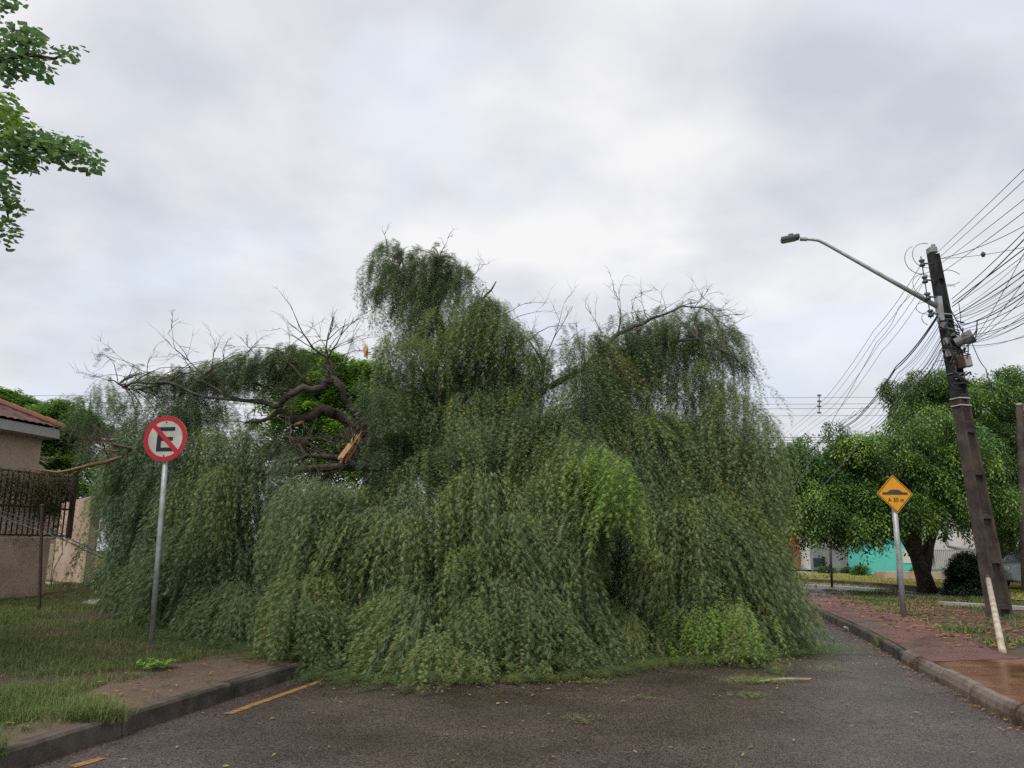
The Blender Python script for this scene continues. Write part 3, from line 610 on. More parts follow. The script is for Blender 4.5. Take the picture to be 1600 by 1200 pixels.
for _ in range(120):                                                     # splayed sprays lying out on the asphalt
    px = rg.uniform(425, 1235); D = lerp(FRONT, px) - rg.uniform(.0, .65) ** 1.3; zb = rg.uniform(.05, .3); dpt = D * math.cos(TH) + (zb - H) * math.sin(TH)
    py = 600 - F * ((zb - H) * math.cos(TH) - D * math.sin(TH)) / dpt; bulge(px, py, D, .2, rg.uniform(.25, .6), int(rg.integers(4, 11)), rg.uniform(.25, .66), flat=.1)
# fresh green patches and other marked sprays
for px, py, n, ln, t in ((915, 700, 30, .65, .93), (945, 700, 30, .7, .90), (970, 715, 34, .75, .86), (990, 745, 26, .6, .84), (925, 735, 18, .45, .92), (975, 770, 12, .55, .95), (900, 720, 10, .3, .95)):
    bulge(px, py + rg.uniform(-15, 15), surf(950, 720) - 1.3 + rg.uniform(-.2, .1), .2, ln * 1.1, int(n * .95), t, flat=1.4)
for px, py, n, ln, t in ((770, 815, 40, 1.0, .40), (800, 800, 44, 1.2, .36), (835, 795, 46, 1.3, .38), (865, 815, 40, 1.3, .34), (880, 850, 34, 1.2, .3), (745, 850, 40, 1.1, .42), (722, 845, 8, .35, .96), (760, 830, 6, .4, .86), (850, 800, 8, .6, .84), (790, 900, 40, 1.0, .36), (840, 920, 40, .9, .33), (750, 930, 30, .8, .4)):
    bulge(px, py, surf(px, py) - .55, .32, ln, n, t)
for px, py, n, ln, t in ((1020, 975, 22, .5, .82), (1060, 960, 26, .6, .80), (1100, 950, 26, .6, .82), (1140, 930, 24, .6, .80), (1175, 950, 18, .5, .82), (1040, 1000, 16, .35, .84), (1110, 985, 24, .4, .82), (1160, 985, 14, .4, .81), (1085, 930, 16, .5, .78)):
    bulge(px, py + rg.uniform(-10, 10), surf(px, py) - .75, .28, ln * 1.1, int(n * .8), t + .04, flat=1.0)
for px, py, n, ln, t in ((1022, 640, 9, .5, .86), (985, 560, 8, .3, .84), (1100, 560, 8, .35, .86), (650, 560, 8, .5, .66), (620, 960, 14, .5, .62), (690, 980, 14, .5, .6), (505, 880, 14, .5, .6), (600, 830, 16, .5, .58), (1090, 720, 20, .8, .64), (1130, 770, 24, .8, .62), (1190, 840, 26, .9, .6)):
    bulge(px, py, surf(px, py) - .45, .22, ln, n, t)
for px, py, n, ln, t in ((165, 770, 20, .6, .80), (178, 810, 24, .6, .78), (190, 850, 24, .6, .80), (200, 890, 16, .4, .78)):
    bulge(px, py, surf(px, py) + .3, .35, ln, n, t * .93 + .02)
# heap's far side, so that it is a heap from anywhere
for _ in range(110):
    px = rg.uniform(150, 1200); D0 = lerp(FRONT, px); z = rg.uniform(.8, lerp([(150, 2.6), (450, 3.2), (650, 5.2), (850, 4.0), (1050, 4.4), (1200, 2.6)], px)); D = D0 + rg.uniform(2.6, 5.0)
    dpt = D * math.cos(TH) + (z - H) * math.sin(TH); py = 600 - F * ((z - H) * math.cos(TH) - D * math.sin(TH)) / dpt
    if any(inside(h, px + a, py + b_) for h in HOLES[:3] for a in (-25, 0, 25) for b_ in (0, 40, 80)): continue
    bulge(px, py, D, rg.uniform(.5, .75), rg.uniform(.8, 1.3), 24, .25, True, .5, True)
def gtree(X, Y):
    kx = np.interp(Y, [a for a, _ in kl], [b_ for _, b_ in kl]); return np.where(X < kx, .17, .015).astype(np.float32)
inst_hi = [r for r in inst if r[8] < .77]; inst_lime = [r for r in inst if r[8] >= .77]
print('strands', len(inst), len(lo))
grow('crown', 'pepper', twigs, inst_hi + [], TREE, gtree)
o = grow('young_leaves', 'pepper', twigs, inst_lime, TREE, gtree, .03); o['label'] = 'bright lime green young sprays'
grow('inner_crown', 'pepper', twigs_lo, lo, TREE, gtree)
# branchlets that carry each bulge
bb = MB(); nodes_v = np.array([a[:] for a, _ in nodes])
for c in bulges:
    d = ((nodes_v - np.array(c[:])) ** 2).sum(1); i = int(d.argmin()); a = nodes[i][0]; ln = (c - a).length
    if ln < .1 or ln > 1.6 or a.y < 11.9: continue
    mid = a.lerp(c, .55) + Vector((rr.gauss(0, .05), rr.gauss(0, .05), .12 * ln)); r0 = min(nodes[i][1] * .6, .005 + .006 * ln)
    bb.tube([a, a.lerp(mid, .5) + Vector((0, 0, .03 * ln)), mid, mid.lerp(c, .6) + Vector((0, 0, .02)), c], [r0, r0 * .85, r0 * .65, r0 * .45, r0 * .3], 5, False)
bb.build('branches', 'twig', TREE, smooth=True)

# ------------------------------------------------------------------ standing trees
ftw = [leafy_twig(rg, 28, .10, .046, .7, .10, 1.5) for _ in range(6)]
def ficus(base, trunk_paths, blobs, label, n_mult=1.0, tone0=.35, m='ficus', bark='ficusbark', tpl=None, name='tree', ln=(.7, 1.3)):
    T = empty(name, base, label, 'tree')
    b = MB()
    for path in trunk_paths: b.tube([Vector(p[:3]) for p in path], [p[3] for p in path], 9)
    ends = [Vector(p[:3]) for path in trunk_paths for p in path[1:]]
    rows = []; cb = MB()
    for (c, r, n_) in blobs:
        c = Vector(c); e_ = min(ends, key=lambda q: (q - c).length)
        b.tube([e_, e_.lerp(c, .5) + Vector((0, 0, .15)), c], [.07, .045, .02], 6)
        nb = max(3, int(n_ * n_mult))
        for _ in range(nb):                                          # small clumps over the blob's surface
            u = rg.normal(0, 1, 3); u /= np.linalg.norm(u); u[2] = u[2] if u[2] > -.35 else -u[2]
            s_ = rg.uniform(.68, 1.22); cc = np.array(c[:]) + u * np.array(r) * s_; tn = rg.normal(tone0, .24)
            cr_ = rg.uniform(.2, .42)
            for _ in range(17):
                az = math.atan2(u[1], u[0]) + rg.normal(0, 1.1); o_ = (math.cos(az), math.sin(az)); q = cr_ * rg.random() ** .5
                rows.append((cc[0] + o_[0] * q, cc[1] + o_[1] * q, cc[2] - .4 * q + rg.normal(0, .06), rg.uniform(*ln), rg.uniform(0, 6.28), o_[0], o_[1], rg.uniform(.05, .3), float(np.clip(tn + rg.normal(0, .08), 0, 1)), rg.uniform(.9, 1.4)))
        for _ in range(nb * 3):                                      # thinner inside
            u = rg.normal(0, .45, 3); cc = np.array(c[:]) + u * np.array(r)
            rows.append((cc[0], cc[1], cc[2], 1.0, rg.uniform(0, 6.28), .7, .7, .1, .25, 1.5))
    b.build('trunk', bark, T, smooth=True)
    grow('crown', m, tpl or ftw, rows, T, None, .05)
    return T
# weeping fig with its trunk by the wet gutter
tA = Vector((12.65, 24.1, .15))
def pa(px, py, D): return tuple(P(px, py, D))
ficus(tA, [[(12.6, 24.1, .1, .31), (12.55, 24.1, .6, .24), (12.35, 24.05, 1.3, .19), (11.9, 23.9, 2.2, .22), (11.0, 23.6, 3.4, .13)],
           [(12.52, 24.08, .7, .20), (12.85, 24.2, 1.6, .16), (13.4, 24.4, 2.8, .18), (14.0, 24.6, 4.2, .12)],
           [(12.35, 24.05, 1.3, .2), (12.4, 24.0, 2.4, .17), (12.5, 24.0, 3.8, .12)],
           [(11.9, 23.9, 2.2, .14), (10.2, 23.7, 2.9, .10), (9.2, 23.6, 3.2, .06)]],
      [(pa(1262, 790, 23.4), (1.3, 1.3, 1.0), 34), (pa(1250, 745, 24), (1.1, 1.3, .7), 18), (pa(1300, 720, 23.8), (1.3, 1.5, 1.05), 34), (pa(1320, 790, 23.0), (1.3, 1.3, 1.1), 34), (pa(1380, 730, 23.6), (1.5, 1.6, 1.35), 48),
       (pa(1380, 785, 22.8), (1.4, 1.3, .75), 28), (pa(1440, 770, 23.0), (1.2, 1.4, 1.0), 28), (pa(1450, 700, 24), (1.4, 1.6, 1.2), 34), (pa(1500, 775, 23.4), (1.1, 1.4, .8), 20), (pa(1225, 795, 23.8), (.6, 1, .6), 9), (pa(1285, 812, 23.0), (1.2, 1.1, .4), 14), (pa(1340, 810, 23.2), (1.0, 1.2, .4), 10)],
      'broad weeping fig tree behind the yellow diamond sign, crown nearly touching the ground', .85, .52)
tB = Vector(G(1592, 912, .15))
ficus(tB, [[(tB.x, tB.y, .05, .40), (tB.x - .1, tB.y, 1.0, .33), (tB.x - .4, tB.y, 2.2, .27), (tB.x - .9, tB.y, 3.8, .2), (tB.x - 1.1, tB.y, 6.2, .12)],
           [(tB.x - .15, tB.y, 1.0, .24), (tB.x - .9, tB.y + .1, 1.9, .17), (tB.x - 2.0, tB.y, 3.4, .13)],
           [(tB.x - .4, tB.y, 2.2, .2), (tB.x + .9, tB.y, 3.6, .16), (tB.x + 1.6, tB.y, 5.0, .1)]],
      [(pa(1445, 605, 27), (1.0, 1.3, .65), 20), (pa(1475, 640, 27), (1.3, 1.5, 1.1), 34), (pa(1540, 605, 27.5), (1.25, 1.5, .8), 30), (pa(1560, 660, 27), (1.2, 1.6, 1.2), 30), (pa(1500, 700, 26.5), (1.4, 1.5, 1.3), 34),
       (pa(1575, 730, 26.5), (1.3, 1.6, 1.4), 34), (pa(1520, 770, 26), (1.4, 1.4, 1.2), 30), (pa(1570, 800, 26), (1.2, 1.4, 1.1), 28), (pa(1615, 790, 26), (1.4, 1.4, 1.3), 26), (pa(1620, 740, 27), (1.2, 1.6, 1.1), 18), (pa(1640, 810, 26), (1.3, 1.4, .7), 14), (pa(1580, 655, 26.5), (.35, .5, .2), 3)],
      'tallest weeping fig tree, rising behind the concrete utility pole', .85, .45)
# tree with bright crown seen through the broken boughs
btw = [leafy_twig(rg, 22, .13, .07, .5, .16, .5) for _ in range(5)]
tC = Vector((-6.4, 26, .15))
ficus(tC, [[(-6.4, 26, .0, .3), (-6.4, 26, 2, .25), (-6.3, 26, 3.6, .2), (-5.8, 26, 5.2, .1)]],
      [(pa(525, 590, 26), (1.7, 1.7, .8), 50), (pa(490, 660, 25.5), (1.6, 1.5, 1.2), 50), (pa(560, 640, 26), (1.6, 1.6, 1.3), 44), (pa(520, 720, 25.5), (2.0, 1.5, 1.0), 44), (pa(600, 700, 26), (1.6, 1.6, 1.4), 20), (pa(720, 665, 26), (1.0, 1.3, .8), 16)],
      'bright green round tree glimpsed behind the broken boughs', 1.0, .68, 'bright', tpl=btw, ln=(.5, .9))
# hedge top beside the tiled roof
ficus(Vector((-16.5, 25, .5)), [[(-16.5, 25, .3, .12), (-16.4, 25, 3, .09), (-16.0, 25, 4.6, .05)]],
      [(pa(60, 655, 24), (1.0, 1, .55), 26), (pa(95, 665, 24), (.9, 1, .8), 24), (pa(35, 640, 24.5), (.5, .8, .35), 12), (pa(120, 700, 24), (1.0, 1, 1.2), 20), (pa(110, 770, 23), (.9, 1, 1.0), 20), (pa(7, 612, 24.5), (.35, .5, .15), 4)],
      'bushy mid-green shrub rising just right of the tiled roof', 1.0, .3, 'bright', tpl=btw, name='tall_shrub', ln=(.4, .8))['category'] = 'shrub'
# dark bush at right
dtw = [leafy_twig(rg, 26, .10, .04, .5, .12) for _ in range(4)]
D_ = G(1521, 932, .15)
ficus(D_, [[(D_.x, D_.y, .05, .08), (D_.x, D_.y, .6, .06)]], [((D_.x, D_.y, .75), (.42, .4, .5), 30), ((D_.x - .1, D_.y, .45), (.42, .4, .25), 20), ((D_.x + .1, D_.y, 1.15), (.32, .3, .25), 12)],
      'dark rounded bush between the fig trunk and the utility pole', 1.0, .5, 'dark', tpl=dtw, name='bush', ln=(.5, .8))['category'] = 'bush'
# overhanging tree at upper left, trunk outside the frame
otw = [leafy_twig(rg, 8, .105, .075, .42, .12, 1.7) for _ in range(7)]
def overhang():
    T = empty('street_tree', (-9.2, 6.6, .3), 'leafy tree overhanging from the left edge, high above the verge', 'tree'); b = MB()
    b.tube([(-9.2, 6.6, .1), (-9.1, 6.6, 2), (-8.8, 6.7, 4.2), (-8.2, 6.8, 6)], [.3, .25, .22, .16], 9)
    paths = [[(-8.8, 6.7, 4.2)] + [pa(x, y, 7.2) for x, y in ((-90, 190), (-20, 215), (40, 225), (90, 232), (135, 250))],
             [(-8.5, 6.8, 5)] + [pa(x, y, 7.4) for x, y in ((-80, 90), (-10, 95), (40, 85), (85, 92), (118, 75))],
             [(-8.8, 6.7, 4.2)] + [pa(x, y, 7.0) for x, y in ((-80, 230), (-20, 260), (5, 300), (15, 350))],
             [(-8.2, 6.8, 6)] + [pa(x, y, 7.6) for x, y in ((-60, -20), (0, -10), (25, 0))]]
    for p_ in paths: b.tube([Vector(q) for q in p_], [.10] + list(np.linspace(.05, .006, len(p_) - 1)), 6)
    b.build('trunk', 'ficusbark', T, smooth=True)
    rows = []
    def add(px, py, D, n, sp_, tone=.35, s=(.45, 1.0), arch=.15):
        for _ in range(n):
            c = P(px + rg.normal(0, sp_), py + rg.normal(0, sp_ * .6), D + rg.normal(0, .25)); az = rg.uniform(0, 6.28)
            rows.append((c.x, c.y, c.z, rg.uniform(*s), az, math.cos(az), math.sin(az), rg.uniform(0, arch), float(np.clip(rg.normal(tone, .15), 0, 1)), rg.uniform(.7, 1.2)))
    for x, y, n, s_, t in ((10, 50, 22, 16, .2), (45, 55, 12, 12, .35), (30, 85, 16, 16, .25), (65, 95, 8, 8, .2), (5, 95, 20, 15, .25), (60, 50, 5, 6, .3)): add(x, y, 7.4, n, s_, t, (.2, .55))
    for x, y in ((85, 82), (95, 78), (105, 76), (115, 72), (100, 85), (110, 80)): add(x, y, 7.4, 1, 2, .2, (.12, .25), .05)
    for x, y, n, s_, t in ((5, 150, 18, 12, .8), (15, 175, 16, 12, .85), (10, 200, 16, 14, .7), (25, 205, 16, 12, .4), (50, 205, 18, 13, .3), (80, 212, 18, 12, .4), (105, 215, 14, 10, .55), (125, 220, 8, 7, .5), (140, 235, 5, 4, .45), (65, 230, 12, 10, .4), (40, 240, 12, 10, .35), (95, 235, 6, 8, .3), (148, 245, 3, 3, .4), (15, 240, 8, 12, .4)): add(x, y, 7.2, n, s_ * .8, t, (.25, .6))
    for x, y, n, s_, t in ((2, 275, 10, 8, .3), (8, 300, 8, 7, .6), (22, 310, 4, 6, .3), (5, 335, 6, 6, .4), (18, 350, 4, 5, .35), (3, 365, 3, 4, .4), (28, 318, 3, 3, .35)): add(x, y, 7.0, n, s_, t, (.2, .45))
    for x, y, n, s_, t in ((5, -5, 8, 8, .3), (25, -8, 4, 5, .3)): add(x, y, 7.6, n, s_, t, (.2, .4))
    for _ in range(150):                                             # the rest of the crown, out of the frame
        c = (rg.uniform(-10.5, -6.6), rg.uniform(5.6, 9), rg.uniform(4.2, 8.2))
        if c[0] / max(.1, c[1] * math.cos(TH) + (c[2] - H) * math.sin(TH)) > -.78: continue
        for _ in range(14): az = rg.uniform(0, 6.28); rows.append((c[0] + rg.normal(0, .25), c[1] + rg.normal(0, .25), c[2] + rg.normal(0, .2), rg.uniform(.5, 1), az, math.cos(az), math.sin(az), .15, .35, 1.1))
    # low leaves hanging beside the roof
    grow('crown', 'overhang', otw, rows, T, None, .06)
    rows = []
overhang()

# ------------------------------------------------------------------ grass and litter
def blades(name, pts, zf, h, wdt, m, lab, cat, tone=(.35, .2), clump=3):
    n_ = len(pts) * clump; P0 = np.repeat(np.array(pts, np.float32), clump, 0) + RN.normal(0, .025, (n_, 2)).astype(np.float32)
    z = np.array([zf(a, b_) for a, b_ in P0], np.float32); az = RN.uniform(0, 6.28, n_); hh = h * RN.uniform(.4, 1.25, n_); ln = RN.uniform(.2, 1.6, n_) * hh; hh = hh * (1 - .28 * ln / hh)
    dx, dy = np.cos(az), np.sin(az); w2 = wdt / 2
    bx, by = P0[:, 0], P0[:, 1]; mx_, my_ = bx + dx * ln * .35, by + dy * ln * .35
    q = [np.stack(v, -1) for v in ((bx - dy * w2, by + dx * w2, z - .01), (bx + dy * w2, by - dx * w2, z - .01), (mx_ - dy * w2 * .7, my_ + dx * w2 * .7, z + hh * .65), (mx_ + dy * w2 * .7, my_ - dx * w2 * .7, z + hh * .65), (bx + dx * ln * 1.1, by + dy * ln * 1.1, z + hh * .9))]
    Vx = np.stack(q, 1).reshape(-1, 3); i0 = (np.arange(n_) * 5)[:, None]
    T = np.concatenate([i0 + np.array([0, 1, 3]), i0 + np.array([0, 3, 2]), i0 + np.array([2, 3, 4])], 1).reshape(-1, 3)
    pt_ = np.repeat(np.array([mnoise.noise(Vector((a_ * .7, b_ * .7, 2))) for a_, b_ in pts]), clump) * .45
    tn = np.repeat(np.clip(RN.normal(tone[0], tone[1], n_) + pt_, 0, 1), 3)
    return stuff(tri_mesh(name, Vx, T, tn, m), lab, cat)
pts = []; rr = random.Random(4)
while len(pts) < 34000:
    y = 3.5 + 17 * rr.random() ** 1.15; d = rr.uniform(.18, 11); x = lerp(kl, y) - d
    if x < -.70 * y - 1: continue
    nz = mnoise.noise(Vector((x * .9, y * .9, 0))); pw = lerp([(4.6, .5), (5.4, .5), (6.2, .15), (7.2, .85), (9.2, 1.25), (11.4, 1.2), (13, .4)], y)
    if d < pw + .25 * nz and rr.random() < .96: continue
    if rr.random() > .72 + nz * 1.5: continue
    pts.append((x, y))
blades('grass', pts, zl, .10, .006, 'tuft', 'rough green grass on the left verge', 'grass', (.25, .2), 4)
pts = []
for cx_, cy_, r_, n_ in ((-3.35, 6.55, .22, 260), (-3.5, 5.35, .16, 160), (-4.2, 6.5, .5, 300), (-4.6, 7.3, .6, 300), (-4.0, 5.6, .4, 160), (-3.6, 6.9, .2, 120)):
    for _ in range(n_ * 2): a = rr.uniform(0, 6.28); q = r_ * rr.random() ** .5 * rr.uniform(.6, 1.3); pts.append((cx_ + q * math.cos(a), cy_ + q * math.sin(a)))
blades('tall_grass', pts, lambda x, y: .13, .17, .006, 'tuft', 'long grass tufts spilling over the left kerb', 'grass', (.2, .12), 3)
pts = []
while len(pts) < 6500:
    y = rr.uniform(10.5, 26); x = lerp(kr, y) + rr.uniform(1.2, 12)
    if x > .72 * y + 1: continue
    nz = mnoise.noise(Vector((x * .8, y * .8, 5)))
    if rr.random() > .02 + max(0, nz - .08) * 2.4 + (.12 if y > 18 else 0): continue
    pts.append((x, y))
blades('weeds', pts, lambda x, y: .16, .09, .016, 'tuft', 'patchy weeds on the red earth verge', 'weeds', (.35, .25), 3)
pts = [] 
while len(pts) < 16000:
    px = rr.uniform(1240, 1602); py = rr.uniform(898, 936); lim = lerp([(1240, 911), (1380, 919), (1440, 925), (1600, 938)], px)
    if py > lim: continue
    q = G(px, py, .185); pts.append((q.x, q.y))
blades('lawn_grass', pts, lambda x, y: .18, .07, .03, 'lawnblade', 'mown yellow-green lawn before the turquoise house', 'grass', (.45, .25), 2)
def flakes(name, n_, area, m, lab, size=(.02, .05), z=.006, cat='litter'):
    vs = []; ts = []
    for k in range(n_):
        x, y, z0 = area(); s = rr.uniform(*size); a = rr.uniform(0, 6.28); u = Vector((math.cos(a), math.sin(a), rr.uniform(-.1, .3))) * s; v_ = Vector((-math.sin(a), math.cos(a), rr.uniform(-.2, .3))) * s * .4
        c = Vector((x, y, z0 + z + .01)); i0 = len(vs); vs += [c - u, c + v_, c + u, c - v_]; ts += [(i0, i0 + 1, i0 + 2), (i0, i0 + 2, i0 + 3)]
    return stuff(tri_mesh(name, np.array([v[:] for v in vs]), np.array(ts), np.zeros(len(ts)), m), lab, cat)
def a_road():
    y = 4.2 + 9 * rr.random(); return rr.uniform(lerp(kl, y) + .1, lerp(kr, y) - .1), y, 0
def a_front():
    px = rr.uniform(440, 1260); D = lerp(FRONT, px) - abs(rr.gauss(0, .5)) + .2; return (px - 800) / F * (D * .977 - .3), D, .004
def a_right():
    y = rr.uniform(10.8, 25); x = lerp(kr, y) + abs(rr.gauss(0, 1)) * 3 + .35 + .6 * rr.random(); return x, y, .16
def a_left():
    y = rr.uniform(5, 12); x = lerp(kl, y) - abs(rr.gauss(0, 1)) * .8 - .2; return x, y, zl(x, y) + .02
flakes('leaf_litter', 320, a_road, 'litter', 'small leaves strewn over the wet asphalt', (.012, .035))
flakes('torn_leaves', 7000, a_front, 'litter', 'torn leaf scraps fringing the fallen tree', (.01, .03))
flakes('dead_leaves', 2600, a_right, 'litterbrown', 'brown dead leaves on the red earth verge', (.03, .07))
flakes('verge_litter', 260, a_left, 'litterbrown', 'brown leaf scraps on the left pavement', (.015, .04))
def a_gut():
    y = rr.uniform(6.5, 22); x = lerp(kr, y) - abs(rr.gauss(0, .12)) - .02; return x, y, .002
flakes('gutter_debris', 700, a_gut, 'litterbrown', 'silt and leaf debris along the foot of the right kerb', (.01, .03))
# loose sprays torn off and lying on the asphalt
def spray(px, py, sx, sy, n_, label, tone=.55, straw=0):
    c = G(px, py); T = empty('leaf_spray', c, label, 'spray', 'torn leaf sprays on the asphalt'); rows = []
    vs = []; ts = []
    for _ in range(n_):
        x = c.x + rg.normal(0, sx); y = c.y + rg.normal(0, sy); a = rg.uniform(0, 6.28); l_ = rg.uniform(.08, .2)
        for k in range(14):
            t = k / 14; bx = x + math.cos(a) * l_ * t; by = y + math.sin(a) * l_ * t; sg = 1 if k % 2 else -1; aa = a + sg * .8; i0 = len(vs); z = rg.uniform(.01, .045)
            vs += [(bx, by, z), (bx + math.cos(a) * .008, by + math.sin(a) * .008, z), (bx + math.cos(aa) * .035, by + math.sin(aa) * .035, z + rg.uniform(-.008, .015))]; ts.append((i0, i0 + 1, i0 + 2))
    tri_mesh('leaves', np.array(vs), np.array(ts), np.clip(rg.normal(tone, .1, len(ts)), 0, 1), 'pepper', T)
    for k in range(straw):
        b = MB(); a = .1 + rg.normal(0, .15); p = c + Vector((.25 + rg.normal(0, .05), rg.normal(0, .05), .03)); d = Vector((math.cos(a), math.sin(a), 0)) * .3
        b.tube([p - d, p + Vector((0, .02, .01)), p + d], .008, 5); b.build('stalk', 'pvc', T)
for a in ((1190, 1066, .20, .13, 120, 'yellowish torn leaf spray with two pale straw stalks on the asphalt', .63, 2), (1298, 1049, .13, .13, 34, 'small green torn spray on the asphalt near the right gutter', .45), (1176, 1090, .12, .05, 22, 'thin yellow-green scrap nearer than the straw-stalked spray', .6),
          (930, 1068, .11, .05, 26, 'small olive spray just off the front foot of the heap', .55), (908, 1128, .07, .06, 14, 'tiny green sprig alone on the middle of the asphalt', .4), (1010, 1093, .05, .04, 7, 'faint green sprig between the heap and the straw-stalked spray', .4),
          (1290, 1012, .4, .16, 60, 'long thin fringe of torn leaves beside the heap toward the right gutter', .55), (1225, 1020, .3, .15, 90, 'green fringe of leaves spilling from the right foot of the heap', .55)):
    spray(*a)
# crumpled rubbish by the right kerb
c = G(1331, 986); b = MB(); r2 = random.Random(2); n_ = 9
vs = [c + Vector(((i - 4) * .035 + r2.gauss(0, .012), (j - 4) * .022 + r2.gauss(0, .012), max(.006, .05 + r2.gauss(0, .03)))) for j in range(n_) for i in range(n_)]
b.add(vs, [(j * n_ + i, j * n_ + i + 1, (j + 1) * n_ + i + 1, (j + 1) * n_ + i) for j in range(n_ - 1) for i in range(n_ - 1)])
tag(b.build('rubbish', 'paper'), 'crumpled pale rubbish lying in the gutter at the right kerb', 'rubbish')
# weed tuft growing from the kerb
b = MB(); c = G(1393, 1014); r2 = random.Random(9); vs = []; ts = []
for k in range(420):
    a = r2.uniform(0, 6.28); q = .16 * r2.random() ** .5; x = c.x + q * math.cos(a); y = c.y + q * math.sin(a) * 1.3; h = r2.uniform(.06, .22); a2 = r2.uniform(0, 6.28); i0 = len(vs)
    vs += [(x - .008, y, .01), (x + .008, y, .01), (x + h * .5 * math.cos(a2), y + h * .5 * math.sin(a2), h)]; ts.append((i0, i0 + 1, i0 + 2))
tag(tri_mesh('weed_tuft', np.array(vs), np.array(ts), np.clip(rg.normal(.5, .2, len(ts)), 0, 1), 'tuft'), 'leafy weed tuft sprouting where the right kerb begins', 'weed')
c = G(243, 1047, .16); vs = []; ts = []
for k in range(160):
    a = r2.uniform(0, 6.28); q = .2 * r2.random() ** .5; x = c.x + q * math.cos(a); y = c.y + q * math.sin(a); h = r2.uniform(.04, .12); a2 = r2.uniform(0, 6.28); i0 = len(vs); u = Vector((math.cos(a2), math.sin(a2), .3)) * .04; v_ = Vector((-math.sin(a2), math.cos(a2), 0)) * .018; p = Vector((x, y, .15 + h))
    vs += [(p - u)[:], (p + v_)[:], (p + u)[:], (p - v_)[:]]; ts += [(i0, i0 + 1, i0 + 2), (i0, i0 + 2, i0 + 3)]
tag(tri_mesh('weed_plant', np.array(vs), np.array(ts), np.full(len(ts), .6), 'bright'), 'low bright green broad-leaved weed at the edge of the left pavement', 'weed')

# ------------------------------------------------------------------ no-parking sign
def facing(p):      # sign frame: right, up, normal toward the camera side
    n = Vector((-p.x, -p.y, 0)).normalized(); return Vector((-n.y, n.x, 0)), Vector((0, 0, 1)), n
gb = G(236, 1010, .15); ctr = P(261.5, 686, gb.y)
SG = empty('road_sign', gb, 'round red and white no-parking sign with a crossed-out letter E on a grey post', 'sign')
axis = (ctr - gb).normalized()
MB().tube([gb - axis * .1, gb + axis * 1.2, ctr + axis * .1], .038, 14).build('post', 'galv', SG, smooth=True)
R_ = Vector((.985, -.12, 0)).normalized(); U_ = (axis - R_ * axis.dot(R_)).normalized(); N_ = -R_.cross(U_)
if N_.y > 0: N_ = -N_
N_.normalize()
fc = ctr + N_ * .05; rad = .335
def disc(c, r, t, n=48, r0=None):
    b = MB()
    ring = [c + (R_ * math.cos(2 * math.pi * i / n) + U_ * math.sin(2 * math.pi * i / n)) * r for i in range(n)]
    if r0 is None: return b.prism(ring, N_ * t)
    inn = [c + (R_ * math.cos(2 * math.pi * i / n) + U_ * math.sin(2 * math.pi * i / n)) * r0 for i in range(n)]
    vs = ring + inn + [v + N_ * t for v in ring] + [v + N_ * t for v in inn]
    fs = []
    for i in range(n):
        j = (i + 1) % n; fs += [(2 * n + i, 2 * n + j, 3 * n + j, 3 * n + i), (i, 2 * n + i, 2 * n + j, j), (n + i, n + j, 3 * n + j, 3 * n + i), (i, j, n + j, n + i)]
    return b.add(vs, fs)
disc(fc, rad, .004).build('plate', 'white', SG)
disc(fc + N_ * .0045, rad * .997, .002, 48, rad * .79).build('red_ring', 'red', SG)
def sp_(u, v, h=0): return fc + R_ * u * rad + U_ * v * rad + N_ * h
def rect(u0, u1, v0, v1): return [sp_(u0, v0, .0045), sp_(u1, v0, .0045), sp_(u1, v1, .0045), sp_(u0, v1, .0045)]
b = MB()
Eo = [(-.38, .50), (.42, .50), (.42, .33), (-.18, .33), (-.18, .07), (.36, .07), (.36, -.10), (-.18, -.10), (-.18, -.39), (.42, -.39), (.42, -.56), (-.38, -.56)]
b.prism([sp_(u, v, .0045) for u, v in Eo], N_ * .0012); b.build('letter_e', 'black', SG)
b = MB(); k = .098; d45 = math.sqrt(.5); qs = []
for u, v in ((-1, 1), (1, -1)):
    for s_ in (-1, 1): qs.append((u * .84 * d45 + s_ * k * d45, v * .84 * d45 + s_ * k * d45))
b.prism([sp_(*qs[i], .0062) for i in (0, 1, 3, 2)], N_ * .0014); b.build('slash', 'red', SG)
for v in (.72, -.74): MB().tube([sp_(0, v, .004), sp_(0, v, .012)], .010, 8).build('bolt', 'darkmetal', SG)

# ------------------------------------------------------------------ speed hump sign
gb = G(1413, 966, .15); ctr = P(1395.5, 772, gb.y)
SG2 = empty('warning_sign', gb, 'yellow diamond speed hump sign reading A 50 m on a grey post', 'sign')
axis = (ctr - gb).normalized(); MB().tube([gb - axis * .1, gb + axis, ctr + axis * .1], .052, 12).build('post', 'galv', SG2, smooth=True)
R_ = Vector((.985, .10, 0)).normalized(); U_ = (axis - R_ * axis.dot(R_)).normalized(); U_ = (U_ + Vector((-.04, 0, 0))).normalized(); R_ = (R_ + U_ * -.0).normalized()
N_ = U_.cross(R_); N_ = -N_ if N_.y > 0 else N_; N_.normalize()
fc = ctr + N_ * .06; rad = .385
def diamond(k, rc=.06, n=5):
    out_ = []
    for a in range(4):
        cs = [(0, 1), (-1, 0), (0, -1), (1, 0)][a]; c = (cs[0] * (k - rc * 1.414), cs[1] * (k - rc * 1.414))
        for i in range(n + 1):
            an = math.radians(45 + 90 * a + 90 * i / n); out_.append((c[0] + rc * math.cos(an), c[1] + rc * math.sin(an)))
    return out_
MB().prism([sp_(u, v, 0) for u, v in diamond(1, .08)], N_ * .004).build('plate', 'signyellow', SG2)
b = MB(); o_, i_ = diamond(.955, .07), diamond(.90, .05); n = len(o_)
vs = [sp_(u, v, .0045) for u, v in o_] + [sp_(u, v, .0045) for u, v in i_] + [sp_(u, v, .0058) for u, v in o_] + [sp_(u, v, .0058) for u, v in i_]
fs = []
